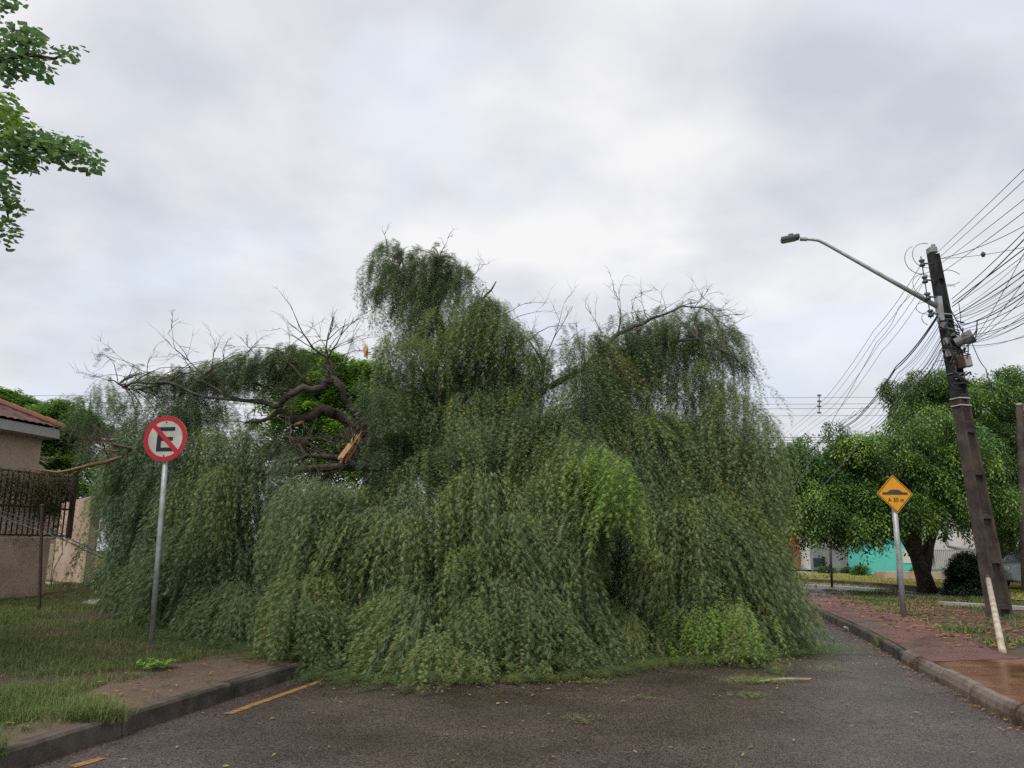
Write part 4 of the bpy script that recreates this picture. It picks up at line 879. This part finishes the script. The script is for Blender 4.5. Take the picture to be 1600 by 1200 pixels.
for i in range(n): j = (i + 1) % n; fs += [(2 * n + i, 2 * n + j, 3 * n + j, 3 * n + i), (i, 2 * n + i, 2 * n + j, j), (n + i, n + j, 3 * n + j, 3 * n + i)]
b.add(vs, fs).build('border', 'signblack', SG2)
hump = [(-.70, -.05), (.70, -.05), (.70, .08), (.44, .08), (.36, .13), (.28, .185), (.18, .215), (.0, .225), (-.16, .215), (-.26, .185), (-.34, .13), (-.42, .08), (-.70, .08)]
MB().prism([sp_(u - .0, v, .0045) for u, v in hump], N_ * .0013).build('hump_symbol', 'signblack', SG2)
zc = R_.cross(U_).normalized()
for word, uo in (('A', -.34), ('50', .0), ('m', .345)):
    tcu = bpy.data.curves.new('lettering', 'FONT'); tcu.body = word; tcu.size = .29 * rad; tcu.align_x = 'CENTER'; tcu.align_y = 'BOTTOM_BASELINE'; tcu.extrude = .0006; tcu.offset = .0025
    to = bpy.data.objects.new('t_tmp', tcu); C.objects.link(to); dg = bpy.context.evaluated_depsgraph_get(); tme = bpy.data.meshes.new_from_object(to.evaluated_get(dg)); bpy.data.objects.remove(to)
    tme.materials.clear(); tme.materials.append(M['signblack']); tob = bpy.data.objects.new('lettering', tme); C.objects.link(tob)
    tob.parent = SG2; tob.matrix_parent_inverse = Matrix.Translation(SG2.location).inverted()
    tob.matrix_basis = Matrix.Translation(sp_(uo, -.41, .0075)) @ Matrix(((R_.x, U_.x, zc.x, 0), (R_.y, U_.y, zc.y, 0), (R_.z, U_.z, zc.z, 0), (0, 0, 0, 1)))

# ------------------------------------------------------------------ utility pole with street lamp
gb = Vector(G(1563, 964, .15)); top = P(1458, 397, gb.y + .1)
PO = empty('utility_pole', gb, 'leaning dark concrete utility pole carrying a tangle of cables and a lamp arm', 'pole')
ax = (top - gb).normalized(); Lp = (top - gb).length
xr = Vector((.96, .26, 0)).normalized(); yr = Vector((-.26, .96, 0)).normalized()
def pp(t, u=0, v=0): return gb + ax * (t * Lp) + xr * u + yr * v
def ibeam(t0, t1, m, name, seg=10):
    b = MB(); vs = []; k = 12
    for i in range(seg + 1):
        t = t0 + (t1 - t0) * i / seg; W = .18 - .09 * t; D = .15 - .06 * t; fl = W * .30; wb = D * .45
        prof = [(-W, -D), (-W + fl, -D), (-W + fl * 1.35, -wb), (W - fl * 1.35, -wb), (W - fl, -D), (W, -D), (W, D), (W - fl, D), (W - fl * 1.35, wb), (-W + fl * 1.35, wb), (-W + fl, D), (-W, D)]
        vs += [pp(t, u, v) for u, v in prof]
    fs = [(i * k + j, i * k + (j + 1) % k, (i + 1) * k + (j + 1) % k, (i + 1) * k + j) for i in range(seg) for j in range(k)]
    fs += [tuple(range(k)), tuple(seg * k + j for j in range(k - 1, -1, -1))]
    b.add(vs, fs)
    for t in np.arange(max(t0, .02) + .0, t1, .115):                   # stiffening ribs across the recess
        W = .18 - .09 * t; D = .15 - .06 * t; vs = []
        for tt in (t, t + .012): vs += [pp(tt, u, v) for u, v in ((-W * .64, -D * .96), (W * .64, -D * .96), (W * .64, -D * .3), (-W * .64, -D * .3))]
        b.add(vs, [(0, 3, 2, 1), (4, 5, 6, 7), (0, 1, 5, 4), (1, 2, 6, 5), (2, 3, 7, 6), (3, 0, 4, 7)])
    return b.build(name, m, PO)
ibeam(0, .575, 'pole', 'shaft'); ibeam(.577, 1, 'poletop', 'shaft_top')
b = MB(); b.box(pp(1.01, -.02, 0), .16, .2, .14); b.tube([pp(1.0, .0, 0), pp(1.03, .05, 0)], .05, 8); b.build('top_cap', 'boxgrey', PO, bevel=.02)
def band(t, m='pinwire', name='band'):
    W = .20 - .10 * t; D = .155 - .06 * t; b = MB(); c = [pp(t, u, v) for u, v in ((-W, -D), (W, -D), (W, D), (-W, D), (-W, -D))]
    for i in range(4): b.tube([c[i], c[i + 1]], .012, 5)
    return b.build(name, m, PO)
for t in (.555, .575, .645, .70, .715, .74, .80, .815): band(t, 'pinwire' if t < .58 or t > .8 else 'boxgrey')
# insulator rack
for t in (.965, .915, .865, .815):
    W = -(.195 - .10 * t); b = MB(); c = pp(t, W - .30, -.05)
    b.tube([c + Vector((0, 0, -.075)), c + Vector((0, 0, -.04)), c + Vector((0, 0, -.015)), c + Vector((0, 0, .015)), c + Vector((0, 0, .04)), c + Vector((0, 0, .075))], [.055, .062, .035, .035, .062, .055], 10)
    b.tube([c, pp(t, W + .02, -.05)], .018, 6); b.build('insulator', 'darkmetal', PO, smooth=True)
b = MB(); b.tube([pp(.80, -.43, -.05), pp(.985, -.40, -.05)], .012, 6); b.build('insulator_rod', 'darkmetal', PO)
# loops of loose wire
b = MB(); r2 = random.Random(5)
def loop(c, r, t0=0, t1=6.3, sq=1.0, tilt=0):
    pts = [c + Vector((math.cos(a) * r, math.sin(a * .7) * .1, math.sin(a) * r * sq)) for a in np.linspace(t0, t1, 14)]; b.tube(pts, .007, 4)
for t, u, r in ((.99, -.25, .28), (.975, -.45, .30), (.90, -.45, .22), (.83, -.5, .2), (.80, -.42, .18), (.66, -.35, .2), (.65, -.28, .14), (.93, .25, .25), (.88, .28, .3), (.69, .3, .2), (.64, .3, .16)): loop(pp(t, u, -.08), r, r2.uniform(0, 2), r2.uniform(3.5, 6), r2.uniform(.7, 1.2))
for _ in range(46):
    t = r2.uniform(.60, .80); u = r2.choice((-1, 1)) * r2.uniform(.1, .3); u2 = r2.uniform(-.3, .3); q0 = pp(t, u, -.13); q1 = pp(t + r2.uniform(-.06, .06), u2, -.15)
    b.tube([q0, q0.lerp(q1, .5) + Vector((r2.gauss(0, .08), -.04, -r2.uniform(0, .12))), q1], r2.choice((.008, .014, .02)), 5)
b.build('wire_tangle', 'cable', PO)
b = MB()
for _ in range(16):
    t = r2.uniform(.62, .78); q0 = pp(t, -.17, -.14); q1 = pp(t + r2.uniform(-.02, .02), .17, -.14); b.tube([q0, q0.lerp(q1, .5) + Vector((0, -.03, 0)), q1], .011, 5)
for t in (.70, .735, .78): b.box(pp(t, -.17, -.1), .10, .10, .14)
b.build('cable_straps', 'boxgrey', PO)
# street lamp
LA = empty('street_lamp', pp(.835), 'street lamp on a long curved grey arm reaching left from the utility pole', 'lamp')
hd = P(1243, 373, gb.y + .85); a0 = pp(.835, -.16, -.05)
e1 = P(1290, 381, gb.y + .68); e2 = P(1268, 374, gb.y + .77)
pts = [a0, a0.lerp(e1, .5), e1.lerp(a0, .05), e1, e1.lerp(e2, .5) + Vector((0, 0, .03)), e2, hd + Vector((.1, 0, 0))]
MB().tube(pts, [.055, .045, .036, .036, .035, .035, .035], 10).build('arm', 'galv', LA, smooth=True)
MB().box(pp(.83, -.16, -.05), .10, .16, .55).build('bracket', 'galv', LA, bevel=.01)
d = (hd - e2).normalized(); mt = Matrix(((d.x, -d.y, 0), (d.y, d.x, 0), (0, 0, 1))) @ Matrix.Rotation(.12, 3, 'Y')
b = MB(); b.box(hd + d * .12, .42, .22, .11, mt); b.box(hd + d * .10 + Vector((0, 0, .085)), .12, .10, .07, mt); b.build('lamp_head', 'darkmetal', LA, bevel=.03)
MB().box(hd + d * .14 - Vector((0, 0, .062)), .30, .17, .02, mt).build('lens', 'lampglass', LA, bevel=.005)
MB().tube([hd - d * .1, hd - d * .25], .048, 10).build('collar', 'galv', LA)
# boxes on the pole
def cbox(name, px, py, sx, sy, sz, m, label, rot=0.0, cat='box'):
    c = P(px, py, gb.y - .12); T = empty(name, c, label, cat); mt = Matrix.Rotation(rot, 3, 'Y')
    MB().box(c, sx, sy, sz, mt).build('housing', m, T, bevel=.02); MB().box(c + Vector((0, -sy / 2 - .006, 0)), sx * .8, .012, sz * .8, mt).build('cover', m, T, bevel=.004); return T
cbox('equipment_box', 1500, 567, .15, .14, .26, 'rust', 'dark narrow box clamped to the utility pole below the splice drum', -.1)
cbox('equipment_box', 1511, 565, .16, .12, .24, 'boxpale', 'pale rectangular box just right of the utility pole', -.1)
c0, c1 = P(1493, 536, gb.y - .1), P(1521, 524, gb.y - .3); T = empty('splice_drum', c0, 'grey cylindrical cable splice case hanging right of the utility pole', 'cable case')
MB().tube([c0, c0.lerp(c1, .45), c0.lerp(c1, .5), c1], [.10, .11, .14, .15], 10).build('drum', 'boxgrey', T, smooth=False)
MB().tube([c0.lerp(c1, .55) + Vector((0, -.15, .1)), c0.lerp(c1, .8) + Vector((0, -.16, -.12)), c1 + Vector((0, -.15, .1))], .016, 5).build('strap', 'cable', T)
MB().tube([c1, c1 + Vector((.08, 0, .12)), c1 + Vector((.12, 0, .32))], .014, 5).tube([c0.lerp(c1, .7), P(1513, 550, gb.y - .2), P(1511, 560, gb.y - .2)], .012, 5).build('cable_tail', 'cable', T)

# ------------------------------------------------------------------ cables
def cable(pts, r, sag, label, group, m='cable', n=14):
    pts = [Vector(p) for p in pts]; out_ = []
    for i in range(len(pts) - 1):
        for k in range(n):
            t = k / n; p = pts[i].lerp(pts[i + 1], t); p.z -= sag * 4 * t * (1 - t); out_.append(p)
    out_.append(pts[-1]); return tag(MB().tube(out_, r * .6, 4).build('cable', m, smooth=True), label, 'cable', group)
r2 = random.Random(12); Dp = gb.y
gA = 'thin street wires from the insulators toward the far pole'
for i, (sx, sy, mx_, my_, r) in enumerate(((1440, 412, 1290, 622, .010), (1441, 427, 1296, 626, .009), (1443, 442, 1303, 634, .009), (1446, 456, 1310, 640, .009))):
    cable([P(sx, sy, Dp), P((sx + mx_) / 2, (sy + my_) / 2, 21), P(mx_, my_, 29), P(1200, 698 + 5 * i, 52)], r, .08, 'thin street wire sloping from the pole insulators toward the far pole', gA)
cable([P(1446, 436, Dp), P(1404, 480, 16), P(1392, 508, 16), P(1369, 536, 15.8), P(1341, 587, 15.6), P(1306, 648, 15.2), P(1243, 760, 14.4), P(1205, 825, 13.9)], .011, .02, 'wavy wire pulled down from the insulators into the fallen tree', 'wires pulled down by the tree', 'cablegrey', 6)
cable([P(1470, 545, Dp), P(1420, 610, 16), P(1355, 676, 15.4), P(1285, 760, 14.6), P(1215, 850, 13.8)], .011, .03, 'straight grey wire crossing low before the fig tree into the heap', 'wires pulled down by the tree', 'cablegrey', 6)
gB = 'sagging cable bundle along the street'
for i in range(16):
    sy = 494 + i * 4.6 + r2.uniform(-3, 3); mx_ = 1335 + i * 4.5 + r2.uniform(-6, 6); my_ = 655 + i * 1.5
    cable([P(1464 + i * .8, sy, Dp), P((1464 + mx_) / 2 + r2.uniform(-4, 2), (sy + my_) / 2 + r2.uniform(-3, 3), 20), P(mx_, my_, 27), P(1203, 735 + i * 2, 52)], .022 if i < 2 else r2.choice((.006, .008, .011, .015)), .08 + .01 * i, 'cable of the sagging bundle running from the utility pole behind the fig crown', gB)
gC = 'street wires going up to the right edge'
for sx, sy, ey, D2, r in ((1463, 396, 250, 9, .008), (1468, 402, 268, 9, .008), (1470, 412, 298, 9.2, .008), (1473, 425, 318, 9.2, .009)):
    a = P(sx, sy, Dp); c = P(1602, ey, D2); cable([a, a + (c - a) * 3.6], r, .12, 'steep thin wire climbing from the pole top to the right edge', gC)
gD = 'drop wires from the pole to the right edge'
for sx, sy, ey, D2, r, sg in ((1470, 404, 352, 14, .012, .25), (1468, 404, 386, 14.5, .010, .15)):
    a = P(sx, sy, Dp); c = P(1602, ey, D2); cable([a, c, c + (c - a) * 1.5], r, sg * .3, 'nearly level dark wire from the pole top to the right edge', gD)
p_ = P(1536, 397, 15.2); tag(MB().tube([p_ + Vector((0, 0, -.06)), p_ + Vector((0, 0, 0)), p_ + Vector((0, 0, .05))], [.03, .05, .02], 8).build('wire_damper', 'darkmetal'), 'small dark round clamp on a wire right of the pole top', 'clamp')
gE = 'cable fan from the pole to the right edge'
for i in range(20):
    t = i / 19; sy = 470 + 70 * t + r2.uniform(-6, 6); ey = 360 + 165 * t ** .9 + r2.uniform(-10, 10); D2 = 10.5 + 3 * t
    a = P(1487 + 12 * t, sy, Dp); c = P(1603, ey, D2); cable([a, c, c + (c - a) * 2.2], r2.choice((.005, .006, .008, .012, .016)), r2.uniform(0, .12), 'cable in the dense fan spreading from the pole to the right edge', gE)
for i, (ex, ey) in enumerate(((1600, 395), (1600, 440), (1600, 465), (1600, 492), (1600, 505))):
    a = P(1519, 536, Dp - .3); c = P(ex, ey, 12.5); cable([a, c, c + (c - a) * 2], .009, .05, 'cable leaving the splice case toward the right edge', 'cables from the splice case')
cable([P(1478, 470, Dp), P(1505, 520, Dp - .3)], .018, 0, 'short dark stay from the pole to the splice case', 'cables from the splice case')
cable([P(1519, 536, Dp - .3), P(1540, 575, Dp), P(1560, 640, Dp + 6)], .014, .1, 'dark cable dropping from the splice case into the tall fig tree', 'cables from the splice case')
gF = 'level power lines far behind'
for y_, D2 in ((617, 34), (627, 34), (634, 34), (645, 34)):
    a, c = P(1250, y_, D2), None; cable([Vector((-26, D2, a.z + .02)), Vector((44, D2 - .5, a.z + .1))], .016, .25, 'level power line far behind the fallen tree', gF, 'cablegrey', 24)
q = MB(); q.tube([P(1280, 616, 33.9), P(1280, 646, 33.9)], .02, 5); 
for y_ in (618, 627, 635, 645): q.box(P(1280, y_, 33.9), .16, .08, .06)
tag(q.build('wire_spacer', 'darkmetal'), 'upright spacer rod holding the level power lines apart', 'spacer')
for y_ in (684, 688, 692):
    a = P(1215, y_, 45); cable([Vector((-30, 45, a.z)), Vector((55, 45, a.z + .2))], .035, .1, 'low thick level line seen between the heap and the fig tree', 'low thick lines behind', 'cable', 18)
for i in range(7):
    cable([P(1203 + i * 7, 772 + i * 2, 50), P(1250 + i * 10, 720 - i * 10, 38), P(1300 + i * 12, 660 - i * 6, 30)], .012, .1, 'faint slanting wire near the far pole', 'faint wires near the far pole', 'cablegrey', 8)
# far pole, right-edge pole, posts, stake
fp = P(1203, 772, 52); FP = empty('utility_pole', (fp.x, fp.y, 0), 'distant dark pole peeking out just right of the fallen tree', 'pole')
tp = P(1200, 692, 52); MB().tube([(fp.x, fp.y, 0), fp, tp], [.22, .17, .13], 8).build('shaft', 'poletop', FP)
MB().beam(tp + Vector((-.7, 0, -.4)), tp + Vector((.7, 0, -.4)), .1, .1).build('crossarm', 'poletop', FP)
q0 = P(1600, 905, 24); q1 = P(1593, 633, 24); RP = empty('utility_pole', (q0.x, q0.y, .15), 'brown pole standing at the very right edge among the fig leaves', 'pole')
MB().tube([(q0.x, q0.y, .1), q1], [.12, .10], 10).build('shaft', 'pole', RP); MB().tube([q1 - Vector((0, 0, .0)), q1 + Vector((0, 0, .06))], [.11, .07], 10).build('cap', 'boxgrey', RP)
for px, yb, yt, r, lab in ((1300, 918, 846, .045, 'thin dark post at the lawn edge left of the diamond sign'), (1405, 921, 846, .06, 'pale thin post standing behind the diamond sign post')):
    a = G(px, yb, .15); t_ = P(px - 3, yt, a.y); T = empty('thin_post', a, lab, 'post'); MB().tube([a, t_], r, 8).build('shaft', 'galv' if px > 1350 else 'rust', T, smooth=True); MB().tube([t_, t_ + Vector((0, 0, .03))], [r * 1.15, r * .6], 8).build('cap', 'darkmetal', T)
a = G(1567, 1020, .16); t_ = P(1543, 900, 15.2); T = empty('stake', a, 'cream plastic tube leaning against the foot of the utility pole', 'tube')
m1 = a.lerp(t_, .93); MB().tube([a, a.lerp(t_, .5), m1], .045, 10).build('tube', 'pvc', T, smooth=True); MB().tube([m1, t_], .03, 8).build('inner_rod', 'rust', T)

# ------------------------------------------------------------------ left: boundary wall, railings, house, gate wall
W0 = P(0, 942, 15.5)
def wpt(px, py): return V(px, py, W0)
e_ = wpt(68, 938); zt = wpt(40, 840).z; back_ = LT * .16
s0 = W0 - SD * 6
b = MB(); b.prism([Vector((s0.x, s0.y, 0)), Vector((e_.x, e_.y, 0)), Vector((e_.x, e_.y, zt)), Vector((s0.x, s0.y, zt))], back_)
tag(b.build('boundary_wall', 'wallpink', bevel=.01), 'low beige rendered wall at the left edge under the rusty railings', 'wall')
RL = empty('railing', Vector((e_.x, e_.y, zt)), 'rusty brown iron railings overgrown with dry creeper on top of the low beige wall', 'railing')
fz = wpt(60, 738).z; L_ = (e_ - s0).length + .55; n_ = int(L_ / .13); off_ = back_ * .5
for i in range(n_):
    p = s0 + SD * (i * .13) + off_; x0, x1 = Vector((p.x, p.y, zt + .04)), Vector((p.x, p.y, fz))
    MB().beam(x0, x1, .022, .022, SD).build('bar', 'rust', RL)
for z in (zt + .05, zt + .62, fz - .02): MB().beam(Vector((s0.x, s0.y, z)) + off_, Vector((s0.x, s0.y, z)) + off_ + SD * L_, .03, .035).build('rail', 'rust', RL)
pe = Vector((s0.x, s0.y, 0)) + off_ + SD * L_; MB().box((pe.x, pe.y, (fz + zt) / 2), .09, .09, fz - zt).build('post', 'rust', RL)
rows = []
vtw = [leafy_twig(rg, 14, .07, .014, .35, .08) for _ in range(4)]
for _ in range(900):
    u = rg.uniform(4.5, 6 + L_ - 6.2); z = fz + .12 - min(abs(rg.normal(0, .55)), fz - zt); p = s0 + SD * u + off_; az = rg.uniform(0, 6.28)
    rows.append((p.x + rg.normal(0, .05), p.y + rg.normal(0, .05), z, rg.uniform(.6, 1.5), az, math.cos(az), math.sin(az), .12, float(rg.uniform(.1, .95)), 1))
tag(grow('creeper', 'vine', vtw, rows, None, None, .1), 'dry brownish creeper draped over the rusty railings', 'creeper')
# dry stuff behind the railings
# thin post with cables drooping into the tree
a = Vector(V(62, 952, P(62, 952, 14.2))); T = empty('thin_post', a, 'thin dark post before the corner of the low beige wall, holding slack cables', 'post')
t_ = P(66, 790, 14.2); a.z = zl(a.x, a.y) - .05; MB().tube([a, t_], .028, 8).build('shaft', 'rust', T); MB().tube([t_, t_ + Vector((0, 0, .03))], [.04, .02], 8).build('cap', 'rust', T)
gl = 'slack cables at the left over the low wall'
for y0, y1, y2, m_ in ((788, 818, 872, 'cable'), (796, 823, 880, 'cable'), (793, 830, 868, 'cablegrey')):
    cable([P(-60, y0 - 15, 14.6), P(66, y1, 14.2), P(180, y2, 14.4), P(230, y2 + 22, 14.6)], .016, .04, 'slack cable passing the thin post at left into the fallen leaves', gl, m_)
cable([P(98, 838, 14.3), P(97, 865, 14.3), P(84, 890, 14.3), P(80, 915, 14.4)], .01, .0, 'loose cable end dangling in front of the gate wall', gl, 'cable', 6)
# beige gate wall beyond
g0 = P(80, 905, 19); g1 = P(130, 905, 18.2); gz = P(100, 776, 18.6).z
tag(MB().prism([Vector((g0.x, g0.y, .3)), Vector((g1.x, g1.y, .3)), Vector((g1.x, g1.y, gz)), Vector((g0.x, g0.y, gz - .15))], Vector((.1, .25, 0))).build('gate_wall', 'wallpink', bevel=.01), 'tall narrow beige wall between the railings and the fallen tree', 'wall')
g2 = P(55, 905, 19.3); tag(MB().prism([Vector((g2.x, g2.y, .3)), Vector((g0.x - .02, g0.y, .3)), Vector((g0.x - .02, g0.y, P(80, 850, 19).z)), Vector((g2.x, g2.y, P(80, 850, 19).z))], Vector((.05, .2, 0))).build('garden_wall', 'housewall', bevel=.01), 'lower tan wall stub behind the corner of the low beige wall', 'wall')
# paving in front of it
b = MB()
for pts_, z in (([(66, 922), (118, 918), (150, 924), (98, 912), (66, 908)], 0), ([(72, 938), (150, 944), (158, 934), (110, 928), (72, 930)], 0)):
    q = [P(px, py, lerp([(905, 18.5), (922, 17.2), (938, 16.0), (946, 15.3)], py)) for px, py in pts_]; b.prism(q, Vector((0, 0, -.12)))
struct(b.build('garden_path', 'concrete'))
# house
Hc = P(66, 686, 22.0); wl = 14.0; wd_ = 9.0
HO = empty('house', Vector((Hc.x, Hc.y, 0)), 'tan single-storey house with dark clay tile roof at the left edge', 'house')
hA = Vector((Hc.x, Hc.y, 0)); hB = hA - SD * wl
b = MB(); b.prism([hA, hB, hB + LT * wd_, hA + LT * wd_], Vector((0, 0, Hc.z))); b.build('wall', 'housewall', HO)
ov = .45; ez = P(88, 684, 21.6).z
c1 = hA + SD * .12 - LT * ov; c2 = hB - SD * ov - LT * ov; c3 = hB - SD * ov + LT * (wd_ + ov); c4 = hA + SD * .12 + LT * (wd_ + ov); zv = Vector((0, 0, Hc.z + .003))
MB().prism([c + zv for c in (c1, c2, c3, c4)], Vector((0, 0, .08))).build('soffit', 'fascia', HO)
fb = MB()
for p, q in ((c1, c2), (c2, c3), (c3, c4), (c4, c1)): fb.beam(p + Vector((0, 0, Hc.z + .14)), q + Vector((0, 0, Hc.z + .14)), .04, .26)
fb.build('fascia', 'fascia', HO)
ez = Hc.z + .29; pitch = .50; half = wd_ / 2 + ov; rz = ez + half * pitch
# corrugated street-side slope (hip at the far end)
b = MB(); nu, nv = 330, 44; vs = []; Ltot = (c1 - c2).length
e1 = c1 - LT * .08 + SD * .05
for j in range(nv + 1):
    v_ = j / nv; run = half * v_
    for i in range(nu + 1):
        u = i / nu * Ltot; u = max(run, u); 
        p = e1 - SD * u + LT * run; z = ez + run * pitch + .028 * abs(math.sin(u * math.pi / .24)) + .03 * (1 - (v_ * 14) % 1); vs.append((p.x, p.y, z))
b.add(vs, [(j * (nu + 1) + i, (j + 1) * (nu + 1) + i, (j + 1) * (nu + 1) + i + 1, j * (nu + 1) + i + 1) for j in range(nv) for i in range(nu)])
b.build('roof', 'tiles', HO)
rd = c1 + LT * half - SD * half; rd2 = c2 + LT * half
MB().add([(c1.x, c1.y, ez), (c4.x, c4.y, ez), (rd.x, rd.y, rz)], [(0, 1, 2)]).add([(c4.x, c4.y, ez), (c3.x, c3.y, ez), (rd2.x, rd2.y, rz), (rd.x, rd.y, rz)], [(0, 1, 2, 3)]).add([(c3.x, c3.y, ez), (c2.x, c2.y, ez), (rd2.x, rd2.y, rz)], [(0, 1, 2)]).build('roof_back', 'tiles', HO)
b = MB(); A_ = Vector((e1.x, e1.y, ez + .05)); B_ = Vector((rd.x, rd.y, rz + .06)); n_ = 16
for i in range(n_): b.tube([A_.lerp(B_, i / n_), A_.lerp(B_, (i + 1.15) / n_)], [.10, .13], 8)
b.build('hip_tiles', 'tileedge', HO, smooth=False)
# grey sheet roof behind it
g = P(22, 655, 26); g2 = P(0, 636, 26); g3 = P(-60, 596, 26)
NB = empty('shed', Vector((g.x - 2, 26, 0)), 'grey metal-roofed building rising behind the clay tile roof', 'building')
MB().prism([g, g2, g3, Vector((g3.x, 26, g.z - .8)), Vector((g.x, 26, g.z - .8))], Vector((0, 5, 0))).build('gable', 'housewall', NB)
MB().beam(g + Vector((.25, 2.4, -.05)), g3 + Vector((0, 2.4, .12)), 5.4, .16).build('roof', 'roofgrey', NB)
MB().box((g.x - 1.6, 28.5, (g.z - .8) / 2), 2.8, 4.9, g.z - .8).build('wall', 'housewall', NB)

# ------------------------------------------------------------------ right background: houses across the lawn
def slab(px0, px1, py0, py1, D, th, m, name, parent=None, D1=None, bev=0):
    D1 = D if D1 is None else D1; a, c = P(px0, py1, D), P(px1, py1, D1); zt_ = P((px0 + px1) / 2, py0, (D + D1) / 2).z; zb = min(a.z, c.z)
    return MB().prism([Vector((a.x, a.y, zb)), Vector((c.x, c.y, zb)), Vector((c.x, c.y, zt_)), Vector((a.x, a.y, zt_))], Vector((0, th, 0))).build(name, m, parent, bevel=bev)
TQ = empty('turquoise_house', P(1400, 895, 42), 'bright turquoise rendered house beyond the lawn, left of the fig trunk', 'house')
slab(1352, 1434, 790, 897, 42, 2, 'teal', 'wall', TQ); slab(1348, 1438, 784, 790, 41.6, 2.8, 'offwhite', 'roof', TQ)
slab(1412, 1424, 858, 880, 41.97, .05, 'offwhite', 'door', TQ)
WH = empty('white_house', P(1480, 897, 40), 'white house with turquoise base and grey awning behind the fig trunk', 'house')
slab(1434, 1640, 800, 897, 42.6, 6, 'offwhite', 'wall', WH); slab(1434, 1640, 889, 897, 42.4, .12, 'tealdark', 'base_band', WH)
q = P(1480, 852, 42); q2 = P(1550, 862, 42); MB().prism([q, q2, q2 + Vector((0, 0, -.12)), q + Vector((0, 0, -.12))], Vector((0, -2.2, -.35))).build('awning', 'roofgrey', WH)
for x0 in (1445, 1508): slab(x0, x0 + 16, 862, 880, 42.5, .05, 'darkpane', 'window', WH)
slab(1575, 1640, 862, 890, 41.8, .1, 'teal', 'side_panel', WH)
FE = empty('fence', P(1500, 897, 38), 'thin metal bar fence in front of the white house', 'fence')
b = MB()
for i in range(58): p = P(1436 + i * 3.0, 897, 39); b.tube([p, p + Vector((0, 0, 1.15))], .018, 4)
b.build('bars', 'gategrey', FE); MB().beam(P(1435, 897, 39) + Vector((0, 0, 1.15)), P(1610, 897, 39) + Vector((0, 0, 1.15)), .05, .05).build('rail', 'gategrey', FE)
LW = slab(1370, 1640, 894, 906, 36.5, .2, 'lowwall', 'garden_wall', None, 33, .01); tag(LW, 'low pinkish garden wall along the back of the lawn', 'wall')
GH = empty('grey_gatehouse', P(1300, 890, 44), 'pale house front with grey gate at the far end of the lawn', 'house')
slab(1262, 1344, 800, 890, 46, 5, 'offwhite', 'wall', GH); slab(1268, 1326, 852, 888, 45.9, .08, 'gategrey', 'gate', GH); slab(1334, 1342, 850, 890, 45.6, .3, 'offwhite', 'pillar', GH)
slab(1258, 1348, 796, 801, 45.2, 6.5, 'roofgrey', 'roof', GH); slab(1272, 1290, 872, 886, 45.85, .05, 'darkpane', 'doorway', GH)
BR = empty('brick_house', P(1250, 890, 47), 'orange-brown house end just right of the fallen tree', 'house')
slab(1195, 1257, 815, 890, 47, 5, 'brick', 'wall', BR); slab(1190, 1262, 808, 815, 46.6, 6, 'tiles', 'roof', BR); slab(1225, 1238, 860, 888, 46.9, .1, 'darkpane', 'door', BR)
b = MB(); q = [G(px, py, .19) for px, py in ((1225, 895), (1345, 895), (1340, 889), (1225, 889))]; struct(b.prism(q, Vector((0, 0, .02))).build('driveway', 'mint'))
for px, D, s_, lab in ((1345, 40.5, .4, 'small green shrub at the left corner of the turquoise house'), (1432, 37.6, .35, 'small shrub on the low pinkish wall beside the fig trunk'), (1290, 44, .35, 'dark potted plant before the grey gate'), (1325, 44, .3, 'reddish plant by the gate pillar')):
    c = P(px, 891 if px < 1400 else 897, D)
    t_ = ficus(c, [[(c.x, c.y, c.z - .3, .05), (c.x, c.y, c.z + .3, .03)]], [((c.x, c.y, c.z + .2), (s_ * .5, s_ * .4, s_ * .3), 4)], lab, 1, .4, 'ficus', tpl=ftw, name='shrub', ln=(.4, .7)); t_['category'] = 'shrub'
# car at the right edge
cb = Vector(G(1584, 925, .15)); CA = empty('parked_car', cb, 'grey car parked at the right edge behind the fig trunk', 'car')
o0 = Vector((cb.x, cb.y, .15)); dx = Vector((1, .12, 0)).normalized(); dy = Vector((-.12, 1, 0)).normalized()
def cp(u, v, z): return o0 + dx * u + dy * v + Vector((0, 0, z))
prof = [(0.02, .35), (0, .6), (.06, .78), (.25, .88), (1.05, .98), (1.75, 1.45), (2.4, 1.56), (3.4, 1.52), (3.95, 1.05), (4.15, .98), (4.2, .5), (4.12, .3), (3.75, .26), (3.7, .45), (3.45, .62), (3.15, .62), (2.92, .45), (2.85, .26), (1.25, .26), (1.2, .45), (.98, .62), (.66, .62), (.42, .45), (.38, .28)]
MB().prism([cp(u, 0, z) for u, z in prof], dy * 1.7).build('body', 'carpaint', CA, bevel=.05)
for v in (-.004, 1.704): 
    MB().prism([cp(u, v, z) for u, z in ((1.25, 1.0), (1.83, 1.4), (2.4, 1.48), (2.4, 1.02))], dy * -.004 if v < 0 else dy * .004).build('window', 'darkpane', CA)
    MB().prism([cp(u, v, z) for u, z in ((2.48, 1.02), (2.48, 1.48), (3.3, 1.45), (3.75, 1.06))], dy * -.004 if v < 0 else dy * .004).build('window', 'darkpane', CA)
for u in (.82, 3.3):
    for v in (.0, 1.5):
        w_ = MB().tube([cp(u, v - .02, .32), cp(u, v + .2, .32)], .32, 20).build('wheel', 'rubber', CA, smooth=False); MB().tube([cp(u, v - .03, .32), cp(u, v + .15, .32)], .19, 14).build('rim', 'rim', w_)
        w_.children[0].matrix_parent_inverse = Matrix.Identity(4)
for v in (.12, 1.38): MB().box(cp(.03, v + .1, .72), .06, .24, .13).build('headlight', 'white', CA, bevel=.02)
